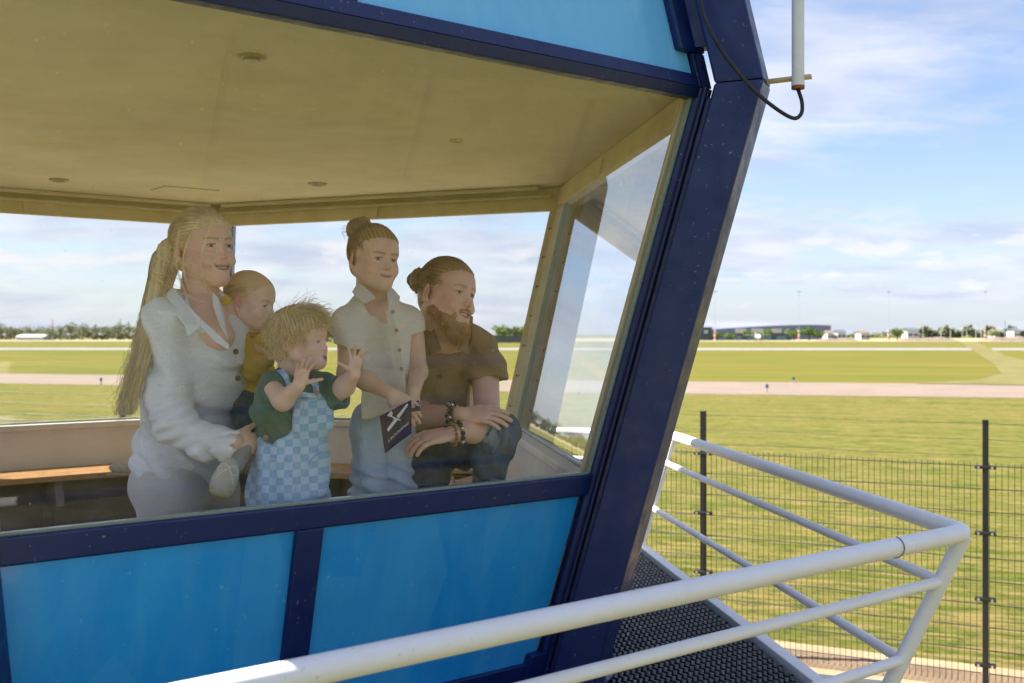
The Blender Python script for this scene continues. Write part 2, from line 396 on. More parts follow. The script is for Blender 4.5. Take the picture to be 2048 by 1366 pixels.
# corner posts: window tube, flange, radial box column
for k in range(6):
    T = rot60(A_, k); dr = -rot60(Cv, k)             # radial outward at the corner between side k and k+1
    tg = Vector((-dr.y, dr.x, 0))
    def cp(z, u, w): 
        r = RAD(z); p = O_+dr*(r+u)+tg*w; return Vector((p.x, p.y, CAMZ+z))
    def colm(u0, u1, w, zz, name, mat, bev=.008):
        for z0, z1 in zip(zz, zz[1:]):
            g = G(); g.hexa([cp(z0, u0, -w), cp(z0, u1, -w), cp(z0, u1, w), cp(z0, u0, w), cp(z1, u0, -w), cp(z1, u1, -w), cp(z1, u1, w), cp(z1, u0, w)])
            g.build(name, mat, cab, bevel=bev)
    colm(.062, .217, .075, [ZD-.2, ZK, ZR+.05], 'corner_column', M['navy'])
    colm(.030, .062, .018, [ZD-.2, ZT-.0], 'web_plate', M['navy_rust'], .002)
    colm(.0, .064, .030, [ZK+.13, ZR], 'web_plate', M['navy'], .002)
    # round weathered window post tubes, one per adjoining side
    for kk, sg in ((k, 1), (k+1, -1)):
        pts = [wp(kk, (sg, -sg*.006), z, .004) for z in (ZD, ZS, ZT, ZK)]
        g = G(); g.tube(pts, .024, 14); o = g.build('window_post', M['navy'], cab); autosmooth(o)
        pts = [wp(kk, (sg, sg*.030), z, .012) for z in (ZD, ZS, ZT, ZK)]
        g = G(); g.tube(pts, .011, 10); o = g.build('seal_strip', M['navy_rust'], cab); autosmooth(o)
        # stepped gusset plates at kink and foot
        g = G(); slab(kk, (sg, -sg*.085), (sg, sg*.03), ZK+.115, ZR, -.012, .034, g); g.build('gusset_plate', M['navy'], cab, bevel=.008)
        g = G(); slab(kk, (sg, -sg*.025), (sg, sg*.03), ZK+.0, ZK+.115, -.012, .026, g); g.build('gusset_plate', M['navy_rust'], cab, bevel=.004)
        g = G(); slab(kk, (sg, -sg*.095), (sg, sg*.03), ZD-.03, ZD+.105, -.01, .036, g); g.build('gusset_plate', M['navy'], cab, bevel=.008)
    # bolts on the inner liner of the post and base plate
    g = G(); g.hexa([cp(ZD+.0, -.05, -.11), cp(ZD, .24, -.11), cp(ZD, .24, .11), cp(ZD, -.05, .11), cp(ZD+.012, -.05, -.11), cp(ZD+.012, .24, -.11), cp(ZD+.012, .24, .11), cp(ZD+.012, -.05, .11)])
    g.build('base_plate', M['navy'], cab, bevel=.003)
    # cream inner post with liner faces towards both windows
    g = G()
    for z0, z1 in ((ZS-.02, ZC),):
        for kk, sg in ((k, 1), (k+1, -1)):
            if (k, kk) == (0, 0): continue
            wdt = {(2, 2): .085, (2, 3): .028, (0, 1): .030}.get((k, kk), .062)
            slab(kk, (sg, -sg*wdt), (sg, -sg*.004), z0, z1, -.050, -.016, g)
    g.build('inner_post', M['cream'], cab, bevel=.004)
    for kk, sg in ((k, 1), (k+1, -1)):
        if (k, kk) in ((0, 0), (0, 1), (2, 3)): continue
        g = G()
        for i in range(7):
            z = ZS+.10+i*.155
            g.disc(wp(kk, (sg, -sg*.040), z, -.050), -side(kk)[1], .0045, .003, 8)
        tag(g.build('screw', M['rubber'], cab), kind='stuff')
# interior lining per side
for k in range(6):
    T, Nn = side(k)
    if k: slab(k, (-1, .02), (1, -.02), .655 if k != 1 else .685, ZC-.002, -.055, -.016).build('window_header', M['cream'], cab, bevel=.004)
    if k > 1: slab(k, (-1, .06), (1, -.06), .725, .742, -.085, -.056).build('header_bead', M['cream'], cab, bevel=.003)
    if k > 1: slab(k, (-1, .12), (1, -.12), ZC-.022, ZC-.002, -.150, -.120).build('ceiling_trim', M['cream'], cab, bevel=.003)
    slab(k, (-1, .03), (1, -.03), ZS-.035, ZS-.004, -.075, -.014).build('inner_sill', M['sillw'], cab, bevel=.005)
    slab(k, (-1, .02), (1, -.02), ZB-.02, ZS-.036, -.05, -.028).build('inner_panel', M['sillw'], cab)
    slab(k, (-1, .0), (1, -.0), ZF, ZB-.021, -.06, -.03).build('inner_lower_panel', M['greyp'], cab)
    for a in (-.5, .0, .48):
        slab(k, (0, a-.025), (0, a+.025), ZF, ZB-.05, -.075, -.0605).build('batten', M['greyp'], cab, bevel=.004)
    if k: slab(k, (0, .0-.018), (0, .018), .664, ZC-.03, -.066, -.0555).build('header_bracket', M['cream'], cab, bevel=.002)
def polyz(name, z, n, mat, parent, th, label=None):
    vs = [wp(k, (1, 0), z, n) for k in range(6)]
    V = [tuple(p) for p in vs]+[(p.x, p.y, p.z+th) for p in vs]
    return mesh(name, V, [tuple(range(6))[::-1], tuple(range(6, 12))]+[(i, (i+1) % 6, 6+(i+1) % 6, 6+i) for i in range(6)], mat, parent)
ceil = polyz('ceiling', ZC, -.02, M['ceil'], cab, .02)
M['floor'] = paint('pale_vinyl_floor', (.52, .47, .40), None, .5, 6, .5)
polyz('floor', ZF-.03, -.05, M['floor'], cab, .03)
M['lampoff'] = paint('recessed_lamp_glass', (.42, .36, .22), None, .3, 10, .3)
M['lampcream'] = paint('recessed_lamp_ring', (.75, .68, .52), None, .4, 10, .2)
for i, (px, py, r, mt) in enumerate([(503, 115, .032, 'lampoff'), (118, 360, .038, 'lampoff'), (635, 368, .040, 'lampoff'), (912, 283, .022, 'lampcream')]):
    Y = (ZC-.004)*FPX/(668-py); p = W(px, py, Y)
    g = G(); g.tube([p+Vector((0, 0, .004)), p-Vector((0, 0, .004)), p-Vector((0, 0, .006))], [r*1.25, r*1.2, r], 24)
    g.disc(p-Vector((0, 0, .010)), (0, 0, 1), r*.75, .003, 20)
    o = g.build('ceiling_lamp', M[mt], ceil)
p = W(370, 380, ZC*FPX/(668-380))
G().box(p-Vector((0, 0, .003)), (.15, .11, .003), Matrix.Rotation(R_(37.7), 3, 'Z')).build('ceiling_hatch', M['ceil'], ceil, bevel=.001)
# benches along the walls, boards side by side
bwords = {0: 'wooden wall bench under the front window that the two boys stand on', 1: 'wooden wall bench below the right side window behind the kneeling man',
          2: 'wooden wall bench along the far right back wall', 3: 'wooden wall bench along the far left back wall behind the woman',
          4: 'wooden wall bench along the left hand wall', 5: 'wooden wall bench beside the front left corner'}
for k in range(6):
    bw = .36
    c = wp(k, (0, 0), ZB, -.2)
    b = empty('bench', c); tag(b, bwords[k], 'bench', 'wooden benches around the inside of the cab')
    for i in range(3):
        n1 = -.062-i*(bw/3); n0 = n1-bw/3+.006
        slab(k, (1, -.02+n0*.577)if 0 else (-1, .08-n1*.0), (1, -.08), ZB-.028, ZB, n0, n1).build('board', M['wood'], b, bevel=.003)
    for a in (-.55, .0, .55):
        slab(k, (0, a-.02), (0, a+.02), ZB-.16, ZB-.030, -.34, -.075).build('bracket', M['greyp'], b, bevel=.002)

# ------------------------------------------------------------------ deck and railing
RD = L0+.894; RH = L0+1.158
slopeR = (RH-RD)/(-.593-ZD)
def RR(z): return RD+slopeR*(z-ZD)
deck = empty('walkway', (O_.x, O_.y, CAMZ+ZD))
tag(deck, 'dark perforated steel walkway with white edge round the cab', 'walkway')
M['grate'] = paint('dark_anti_slip_steel', (.028, .024, .028), (.050, .042, .045), .45, 14, .6, .2, .2, metal=.5)
M['under'] = paint('dark_deck_pan', (.010, .009, .010), None, .8, 5, .3)
Rin = RAD(ZD)-.06
for k in range(6):
    T, Nn = side(k)
    if k in (0, 1):
        # zig-zag ribbons of expanded anti-slip mesh, real geometry
        g = G(); pitch = .024; c30 = math.cos(R_(30)); 
        V = []; F = []
        nmin, nmax = Rin*c30, RD*c30-.045
        rows = int((nmax-nmin)/pitch)
        for r in range(rows):
            nn = nmin+r*pitch; half = (nn/c30)/2-.004
            m = int(2*half/.026); b0 = len(V)
            for i in range(m+1):
                a = -half+i*.026; dz = (i+r) % 2
                nn2 = nn+(.009 if dz else -.002)
                p = O_+Nn*nn2+T*a
                z = CAMZ+ZD-.002-(.0 if dz else .004)
                q = O_+Nn*(nn2+.0145)+T*a
                V += [(p.x, p.y, z-.022), (p.x, p.y, z), (q.x, q.y, z-.001), (q.x, q.y, z-.022)]
            for i in range(m):
                s0 = b0+4*i; s1 = s0+4
                F += [(s0, s1, s1+1, s0+1), (s0+1, s1+1, s1+2, s0+2), (s0+2, s1+2, s1+3, s0+3)]
        # bearer bars under the ribbons, running across the walkway
        gb = G(); nb = int(RD/.10)
        o = mesh('grating', V, np.array(F), M['grate'], deck); tag(o, kind='stuff')
        for i in range(-14, 15):
            a = i*.1
            if abs(a) > RD/2-.05: continue
            n0 = max(nmin, abs(a)*2*c30)
            p0 = O_+Nn*n0+T*a; p1 = O_+Nn*nmax+T*a
            gb.box(((p0.x+p1.x)/2, (p0.y+p1.y)/2, CAMZ+ZD-.03), (.003, (p1-p0).length/2, .014), Matrix.Rotation(math.atan2(Nn.y, Nn.x)-math.pi/2, 3, 'Z'))
        tag(gb.build('bearer_bar', M['grate'], deck), kind='stuff')
    # pan plate below
    c30 = math.cos(R_(30))
    def dp(r, s, z): 
        p = O_+Nn*(r*c30)+T*(s*r/2); return (p.x, p.y, CAMZ+z)
    g = G(); z0, z1 = ZD-.07, ZD-.05
    g.hexa([dp(Rin, -1, z0), dp(Rin, 1, z0), dp(RD-.05, 1, z0), dp(RD-.05, -1, z0), dp(Rin, -1, z1), dp(Rin, 1, z1), dp(RD-.05, 1, z1), dp(RD-.05, -1, z1)])
    g.build('deck_pan', M['under'], deck)
    g = G(); z0, z1 = ZD-.10, ZD+.012; r0, r1 = RD-.048, RD+.012
    g.hexa([dp(r0, -1, z0), dp(r0, 1, z0), dp(r1, 1, z0), dp(r1, -1, z0), dp(r0, -1, z1), dp(r0, 1, z1), dp(r1, 1, z1), dp(r1, -1, z1)])
    g.build('edge_strip', M['white'], deck, bevel=.004)
# a steel base under the cab so it stands on the ground
g = G(); g.tube([(O_.x, O_.y, 0), (O_.x, O_.y, CAMZ+ZD-.07)], 1.2, 24); g.build('base', M['greyp'], deck)
rail = empty('railing', (O_.x, O_.y, CAMZ+ZD))
tag(rail, 'white tubular steel railing leaning outward round the walkway', 'railing')
def rc(k, z, dr=0):
    d = -rot60(Cv, k); p = O_+d*(RR(z)+dr); return Vector((p.x, p.y, CAMZ+z))
for z, r, nm in ((-.593, .027, 'handrail'), (-.745, .0165, 'mid_rail'), (-.993, .0165, 'mid_rail')):
    for k in range(6):
        a, b = rc(k-1, z), rc(k, z)
        d = (b-a).normalized()
        if nm == 'handrail':
            pts = [a+d*.045, b-d*.045]
            nd = (rc(k+1, z)-b).normalized()
            for i in range(1, 8):
                t = i/7; p0 = b-d*.045; p1 = b+nd*.045
                pts.append((p0*(1-t)**2+b*2*t*(1-t)+p1*t*t))
        else: pts = [a, b]
        g = G(); g.tube(pts, r, 20); autosmooth(g.build(nm, M['white'], rail), 60)
for k in range(6):
    g = G(); g.tube([rc(k, ZD-.09, 0), rc(k, -.600)], .024, 20); autosmooth(g.build('post', M['white'], rail), 60)
    # weld collars
for k in (0,):
    for s in (.30, 1.45):
        a, b = rc(k-1, -.593), rc(k, -.593); d = (a-b).normalized(); p = b+d*s
        g = G(); g.tube([p-d*.005, p-d*.002, p+d*.002, p+d*.005], [.0268, .0276, .0276, .0268], 20); g.build('weld_seam', M['white'], rail, smooth=True)
# wisp of wire tied round the handrail
a, b = rc(0, -.593), rc(-1, -.593); d = (b-a).normalized(); p = a+d*.36
g = G(); pr = []
for i in range(14):
    an = i/13*math.pi*1.6
    pr.append(p+Vector((0, 0, 1))*math.cos(an)*.029+Vector((-d.y, d.x, 0))*math.sin(an)*.029+d*i*.001)
pr += [pr[-1]+Vector((-.02, 0, -.02)), pr[-1]+Vector((-.06, .01, -.045))]
g.tube(pr, .0012, 6); g.build('tie_wire', M['rubber'], rail)
# grey pipe rail low beside the walkway
lp = empty('pipe_rail', W(1660, 1356, 4.2)); tag(lp, 'thin grey pipe rail low beyond the walkway edge at lower right', 'pipe rail')
g = G(); g.tube([W(1560, 1346, 4.25), W(1720, 1364, 4.1), W(1800, 1372, 4.05)], .014, 12); autosmooth(g.build('pipe', M['white'], lp))
for px in (1700, 1575):
    q = W(px, 1362 if px > 1600 else 1350, 4.13 if px > 1600 else 4.24); g = G(); g.tube([q, Vector((q.x, q.y, 0))], .012, 10); g.build('post', M['steel'], lp)

# ------------------------------------------------------------------ antenna with bracket and cable
ant = empty('antenna', W(1597, 150, 3.395)); tag(ant, 'white tube antenna with rusty lower end held on a bracket beside the blue column', 'antenna')
M['antw'] = paint('white_fibreglass', (.80, .79, .77), (.6, .58, .55), .45, 10, .25, .1, .05)
M['rust'] = paint('rusty_cap', (.36, .14, .04), (.10, .035, .015), .8, 30, .9, 0, .4)
M['brk'] = paint('yellowed_steel_bracket', (.62, .52, .30), (.45, .35, .18), .5, 15, .6, .4, .2)
a0 = W(1596, 178, 3.395); a1 = Vector((a0.x, a0.y, CAMZ+2.3))
g = G(); g.tube([W(1596, 163, 3.395), a1], .0195, 20); autosmooth(g.build('tube', M['antw'], ant))
g = G(); g.tube([W(1596, 172, 3.395), W(1596, 152, 3.395)], .0205, 20); autosmooth(g.build('end_sleeve', M['antw'], ant))
g = G(); g.tube([a0, W(1596, 173, 3.395)], [.0205, .0207], 20); autosmooth(g.build('rusty_cap', M['rust'], ant))
g = G(); b0 = W(1522, 160, 3.44); b1 = W(1622, 148, 3.38)
d = (b1-b0).normalized(); up = Vector((0, 0, 1)); nn = d.cross(up).normalized()
g.hexa([b0+nn*.004-up*.010, b1+nn*.004-up*.010, b1-nn*.03-up*.010, b0-nn*.03-up*.010, b0+nn*.004+up*.0, b1+nn*.004+up*.0, b1-nn*.03+up*.0, b0-nn*.03+up*.0])
g.build('bracket', M['brk'], ant, bevel=.001)
def bez(P, n=24):
    # catmull-rom through P
    P = [Vector(p) for p in P]; Q = [P[0]*2-P[1]]+P+[P[-1]*2-P[-2]]; out = []
    for i in range(1, len(Q)-2):
        for j in range(n):
            t = j/n; p0, p1, p2, p3 = Q[i-1:i+3]
            out.append(.5*((2*p1)+(p2-p0)*t+(2*p0-5*p1+4*p2-p3)*t*t+(-p0+3*p1-3*p2+p3)*t**3))
    out.append(P[-1]); return out
cabpts = [W(1596, 178, 3.395), W(1604, 205, 3.38), W(1602, 228, 3.36), W(1585, 236, 3.35), W(1545, 212, 3.33), W(1500, 172, 3.31), W(1450, 110, 3.31), W(1420, 60, 3.33), W(1402, 8, 3.36), W(1396, -60, 3.42), W(1394, -130, 3.5)]
g = G(); g.tube(bez(cabpts, 10), .0062, 10); autosmooth(g.build('cable', M['rubber'], ant))

# ------------------------------------------------------------------ wire fence
fence = empty('fence', (fA.x, fA.y, 0)); tag(fence, 'black welded mesh fence with posts and barbed wire beyond the walkway', 'fence')
zt = CAMZ-1.146; zp = CAMZ-.76
fyaw = math.atan2(fd.y, fd.x)
for i in range(-4, 4):
    p = fA+fd*2.5*i
    o = G().box((p.x, p.y, zp/2), (.024, .03, zp/2), Matrix.Rotation(fyaw, 3, 'Z')).build('post', M['black'], fence, bevel=.004)
    G().box((p.x, p.y, zp+.008), (.026, .032, .008), Matrix.Rotation(fyaw, 3, 'Z')).build('post_cap', M['black'], fence, bevel=.003)
    for j in range(4):
        z = zt-.01-j*.573
        c = G(); c.box((p.x, p.y, z), (.085, .034, .014), Matrix.Rotation(fyaw, 3, 'Z')); cl = c.build('clamp', M['black'], fence, bevel=.004)
        for s in (-1, 1):
            q = p+fd*s*.055; g = G(); g.disc((q.x-fn.x*.034, q.y-fn.y*.034, z), (-fn.x, -fn.y, 0), .011, .006, 10); g.build('bolt', M['steel'], cl)
for i in range(-4, 3):
    g = G(); p0 = fA+fd*(2.5*i+.03)-fn*.0
    for j in range(50):
        q = p0+fd*(j*.05)
        g.tube([(q.x, q.y, .06), (q.x, q.y, zt+.03)], .0028, 4, cap=False)
    for j in range(11):
        z = zt-j*.2
        if z < .05: break
        for s in (-.006, .006):
            a = p0+fn*s; b = a+fd*2.44
            g.tube([(a.x, a.y, z), (b.x, b.y, z)], .0034, 4, cap=False)
    g.build('mesh_panel', M['black'], fence)
for z in (zp-.02, zp-.16, zp-.30):
    a = fA-fd*10; g = G()
    pts = [a+fd*(x*.5) for x in range(35)]
    g.tube([(p.x, p.y, z+.006*math.sin(i*2.1)) for i, p in enumerate(pts)], .0018, 4, cap=False)
    for i in range(170):
        p = a+fd*(i*.1+.03); e = Vector((random.uniform(-1, 1), random.uniform(-1, 1), random.uniform(-1, 1))).normalized()*.016
        q = Vector((p.x, p.y, z)); g.tube([q-e, q+e], .0011, 3, cap=False)
    g.build('barbed_wire', M['steel'] if 0 else M['black'], fence)

# fence behind the viewer: it shows only as faint dark lines mirrored in the leaning window
fb = Vector((2.0, -3.2, 0)); f2 = empty('fence', fb); tag(f2, 'fence behind the viewer seen only as thin dark lines mirrored in the window', 'fence')
for i in range(-4, 6):
    p = fb+A_*2.0*i; G().box((p.x, p.y, 1.3), (.028, .028, 1.3), Matrix.Rotation(R_(37.7), 3, 'Z')).build('post', M['black'], f2, bevel=.004)
# ------------------------------------------------------------------ far side of the airfield
def leafmat(name, c1, c2):
    m, t, b = newmat(name); o = objc(t); n = noise(t, o, .5, 5, .7)
    at = t.nodes.new('ShaderNodeAttribute'); at.attribute_name = 'Col'
    c = mix(t, ramp(t, n, [(.35, 0.0), (.65, 1.0)]), c1, c2); c = mix(t, .6, c, at.outputs['Color'], 'MULTIPLY')
    t.links.new(c, b.inputs['Base Color']); b.inputs['Roughness'].default_value = .8; b.inputs['Specular IOR Level'].default_value = .1
    return m
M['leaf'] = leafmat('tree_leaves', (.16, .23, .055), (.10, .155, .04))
M['leafg'] = leafmat('haze_greyed_leaves', (.20, .22, .12), (.14, .16, .09))  # grey of the distance haze is mixed into the far leaf colour
M['bark'] = paint('bark', (.12, .09, .06), None, .9, 3, .5)
def tree_mesh(rad, hgt, n, seedv, bushy=0):
    r = np.random.default_rng(seedv)
    nb = 9; cent = r.normal(0, .42, (nb, 3)); cent[:, 2] = np.abs(cent[:, 2])*.9-.2; 
    V = []; F = []; Cc = []
    ci = r.integers(0, nb, n)
    d = r.normal(0, 1, (n, 3)); d /= np.linalg.norm(d, axis=1)[:, None]
    rr = r.uniform(.25, .55, n)[:, None]
    P = (cent[ci]*.9+d*rr)*np.array([rad, rad, hgt*.40]); P[:, 2] += hgt*.58
    if bushy: P[:, 2] = np.maximum(P[:, 2], .3+r.random(n)*.8)
    s = r.uniform(.05, .11, n)*rad*1.3
    a = r.normal(0, 1, (n, 3)); a /= np.linalg.norm(a, axis=1)[:, None]
    b = np.cross(a, r.normal(0, 1, (n, 3))); b /= np.linalg.norm(b, axis=1)[:, None]
    V = np.stack([P-a*s[:, None], P+b*s[:, None]*.7, P+a*s[:, None], P-b*s[:, None]*.7], 1).reshape(-1, 3)
    F = np.arange(4*n).reshape(n, 4)
    tone = r.uniform(.55, 1.15, n)[:, None]*np.ones((1, 3)); cols = np.repeat(tone, 4, axis=0)
    return V, F, cols
def make_tree(name, loc, rad, hgt, n, seedv, mat, label, group, cat='tree', bushy=0):
    e = empty(name, loc); tag(e, label, cat, group)
    V, F, c = tree_mesh(rad, hgt, n, seedv, bushy)
    mesh('crown', V+np.array(loc), F, mat, e, cols=c)
    l = Vector(loc); g = G(); g.tube([l, l+Vector((.2, 0, hgt*.35)), l+Vector((0, .1, hgt*.62))], [rad*.07, rad*.05, rad*.02], 7)
    for i in range(4):
        an = i*1.6; g.tube([l+Vector((.15, 0, hgt*.3)), l+Vector((math.cos(an)*rad*.5, math.sin(an)*rad*.5, hgt*.62))], [rad*.03, rad*.01], 5)
    g.build('trunk', M['bark'], e)
    return e
def copy_tree(src, loc, sc, rz, label):
    r = src.copy(); COL.objects.link(r); r.location = loc; r.scale = sc; r.rotation_euler = (0, 0, rz); r['label'] = label
    for ch in list(src.children):
        c = ch.copy(); COL.objects.link(c); c.parent = r
    return r
def gpt(px, Y): return (((px-1024)/FPX*Y), Y, 0)
# left row seen through the left back window
lefts = [(2, 34), (22, 26), (40, 24), (58, 27), (78, 26), (100, 26), (122, 28), (142, 36), (165, 34), (190, 32), (212, 28), (236, 38), (258, 36), (290, 30), (-25, 30), (318, 28), (350, 30)]
t0 = None; Y = 560
for i, (px, hp) in enumerate(lefts):
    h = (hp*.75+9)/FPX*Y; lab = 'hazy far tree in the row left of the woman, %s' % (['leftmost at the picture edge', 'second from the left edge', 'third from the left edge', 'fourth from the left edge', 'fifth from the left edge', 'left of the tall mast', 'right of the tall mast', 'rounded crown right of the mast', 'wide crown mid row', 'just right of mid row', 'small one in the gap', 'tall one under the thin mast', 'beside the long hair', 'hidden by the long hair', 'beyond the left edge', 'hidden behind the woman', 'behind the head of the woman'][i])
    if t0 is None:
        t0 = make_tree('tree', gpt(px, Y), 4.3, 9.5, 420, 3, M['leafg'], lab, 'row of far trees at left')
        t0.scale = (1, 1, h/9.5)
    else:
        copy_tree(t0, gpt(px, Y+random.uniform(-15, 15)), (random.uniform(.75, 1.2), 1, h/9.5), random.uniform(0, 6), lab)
o = mesh('hedge', *tree_mesh(1, 1, 10, 1)[:2], M['leafg']); bpy.data.objects.remove(o)
def hedge(px0, px1, Y, h, mat, label, n, cat='hedge'):
    r = np.random.default_rng(abs(int(px0))+5)
    x0, x1 = gpt(px0, Y)[0], gpt(px1, Y)[0]
    P = np.stack([r.uniform(x0, x1, n), Y+r.uniform(-3, 3, n), r.random(n)**.7*h], 1)
    P[:, 2] *= .75+.25*np.sin(P[:, 0]*.35)+.12*np.sin(P[:, 0]*1.3)
    a = r.normal(0, 1, (n, 3)); a /= np.linalg.norm(a, axis=1)[:, None]; b = np.cross(a, r.normal(0, 1, (n, 3))); b /= np.linalg.norm(b, axis=1)[:, None]
    s = h*.16
    V = np.stack([P-a*s, P+b*s*.7, P+a*s, P-b*s*.7], 1).reshape(-1, 3)
    cols = np.repeat(r.uniform(.55, 1.15, n)[:, None]*np.ones((1, 3)), 4, axis=0)
    o = mesh('tree_line', V, np.arange(4*n).reshape(n, 4), mat, cols=cols); tag(o, label, kind='stuff'); return o
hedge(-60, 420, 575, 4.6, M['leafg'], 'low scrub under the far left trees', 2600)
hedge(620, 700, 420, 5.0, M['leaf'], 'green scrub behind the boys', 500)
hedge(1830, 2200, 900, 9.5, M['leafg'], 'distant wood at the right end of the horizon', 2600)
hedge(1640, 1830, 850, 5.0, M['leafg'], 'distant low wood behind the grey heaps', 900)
# trees behind the man
t1 = make_tree('tree', gpt(1005, 400), 3.4, 7.2, 700, 8, M['leaf'], 'green tree beside the shoulder of the man, left one', 'trees behind the dark screen', bushy=1)
copy_tree(t1, gpt(1032, 405), (.9, 1, .95), 2, 'green tree behind the dark screen, second from the left')
copy_tree(t1, gpt(1058, 400), (1.0, 1, 1.13), 4, 'tallest green tree behind the dark screen')
copy_tree(t1, gpt(1084, 402), (1.0, 1, 1.1), 1, 'green tree behind the white window post, rightmost')
copy_tree(t1, gpt(655, 415), (1.1, 1, 1.1), 3, 'green tree between the blond toddler and the boy')
M['dkscreen'] = paint('dark_screen_boards', (.07, .09, .12), None, .7, 2, .4)
scr = G(); x0 = gpt(985, 380)[0]; x1 = gpt(1110, 380)[0]; scr.box(((x0+x1)/2, 380, 1.3), ((x1-x0)/2, .15, 1.3)); o = scr.build('screen_wall', M['dkscreen']); tag(o, 'dark screen wall below the trees beside the man', 'wall')
# long white roofed shed at left
M['shed'] = paint('pale_shed_sheet', (.55, .55, .53), None, .6, 2, .3)
M['win'] = paint('dark_window_glass', (.05, .08, .11), None, .15, 2, .1)
def building(name, px0, px1, Y, h, depth, mat, label, roof=0, wins=0, winh=1.2, cat='building', rmat=None):
    e = empty(name, gpt((px0+px1)/2, Y)); tag(e, label, cat)
    x0 = gpt(px0, Y)[0]; x1 = gpt(px1, Y)[0]
    G().box(((x0+x1)/2, Y+depth/2, h/2), ((x1-x0)/2, depth/2, h/2)).build('wall', mat, e)
    rm = rmat or mat
    if roof:
        g = G(); V = [(x0-.3, Y-.3, h), (x1+.3, Y-.3, h), (x1+.3, Y+depth+.3, h), (x0-.3, Y+depth+.3, h), (x0-.3, Y+depth/2, h+roof), (x1+.3, Y+depth/2, h+roof)]
        mesh('roof', V, [(0, 1, 5, 4), (2, 3, 4, 5), (0, 4, 3), (1, 2, 5)], rm, e)
    else: G().box(((x0+x1)/2, Y+depth/2, h+.15), ((x1-x0)/2+.2, depth/2+.2, .15)).build('roof', rm, e)
    for i in range(wins):
        xc = x0+(i+.5)*(x1-x0)/wins; w = (x1-x0)/wins*.36
        G().box((xc, Y-.05, h*.5), (w, .06, winh)).build('window', M['win'], e)
    return e
building('shed', 32, 86, 540, 1.7, 12, M['shed'], 'long low pale shed in front of the left tree row', roof=1.2)
M['hang'] = paint('blue_grey_hangar_cladding', (.13, .165, .24), (.10, .135, .20), .6, .3, .4)
M['hangr'] = paint('dark_hangar_building', (.050, .065, .095), (.035, .05, .07), .5, .3, .4)
M['tealw'] = paint('teal_shop_window', (.10, .22, .28), None, .2, 2, .2)
M['whitew'] = paint('white_wall_far', (.46, .45, .44), None, .6, 1, .2)
# big arched hangar (its own mesh: shallow curved roof)
hg = empty('hangar', gpt(1560, 600)); tag(hg, 'big blue grey hangar with shallow curved roof behind the dark low building', 'hangar')
Yh = 600; V = []; F = []; n = 24
xs = [gpt(1405+(1662-1405)*i/n, Yh)[0] for i in range(n+1)]
for i, x in enumerate(xs):
    t = i/n; top = 3.1+(668-650)/FPX*Yh if 0 else 3.1+((668-660)+(10.5)*math.sin(min(1, t*1.12)*math.pi*.5)**1.0)/FPX*Yh-.3*max(0, (t-.86))*8
    V += [(x, Yh, 0), (x, Yh, top), (x, Yh+45, top), (x, Yh+45, 0)]
for i in range(n):
    a = 4*i; b = a+4; F += [(a, b, b+1, a+1), (a+1, b+1, b+2, a+2), (a+2, b+2, b+3, a+3)]
F += [(0, 1, 2, 3), (4*n, 4*n+3, 4*n+2, 4*n+1)]
mesh('wall', V, F, M['hang'], hg)
g = G(); 
for px0, px1 in ((1471, 1492), (1503, 1527), (1543, 1563), (1590, 1596)):
    x0, x1 = gpt(px0, Yh)[0], gpt(px1, Yh)[0]; G().box(((x0+x1)/2, Yh-.2, 3.1+(668-662)/FPX*Yh), ((x1-x0)/2, .2, 1.4)).build('bright_panel', M['whitew'], hg)
for i in range(2, n, 3):
    x = xs[i]; G().box((x, Yh-.1, 3.2), (.12, .1, 3.0)).build('cladding_seam', M['hangr'], hg)
b = building('low_building', 1392, 1424, 520, 6.1, 20, M['hangr'], 'dark cubic building at the left end of the far hangar row', wins=2, winh=.8)
b2 = building('low_building', 1424, 1583, 530, 3.3, 18, M['hangr'], 'long dark single storey building with teal windows before the hangar')
x0, x1 = gpt(1424, 530)[0], gpt(1583, 530)[0]
for i in range(16):
    xc = x0+(i+.5)*(x1-x0)/16; G().box((xc, 529.95, 1.25), ((x1-x0)/16*.42, .06, .95)).build('window', M['tealw'] if i % 3 else M['win'], b2)
x0 = gpt(1412, 519.8)[0]; G().box((x0, 519.85, 4.2), (.9, .08, .8)).build('sign_panel', M['whitew'], b)
# trees on the right
tr = [(1435, 12, .9), (1462, 10, .8), (1498, 16, .9), (1533, 18, .95), (1588, 20, 1.15), (1618, 22, 1.3), (1637, 15, .9), (1795, 22, 1.35), (1985, 17, 1.0)]
words = ['pale green tree at the left end of the dark building', 'small pale green tree left of the bright hangar panels', 'green tree between the first two bright hangar panels', 'green tree in front of the middle of the hangar', 'round green tree left of the second red and white mast', 'largest green tree right of the second red and white mast', 'small dark tree at the right corner of the hangar', 'lone bushy tree between the two grey earth heaps', 'dark tree right of the fourth red and white mast']
t2 = None
for i, (px, hp, sx) in enumerate(tr):
    h = (hp+6)/FPX*505; loc = gpt(px, 505 if i < 7 else 560)
    if t2 is None: t2 = make_tree('tree', loc, 2.9, 7.0, 800, 21, M['leaf'], words[i], 'trees in front of the far hangars', bushy=1); t2.scale = (sx, 1, h/7)
    else: copy_tree(t2, loc, (sx*1.15, 1, h/7), i*1.3, words[i])
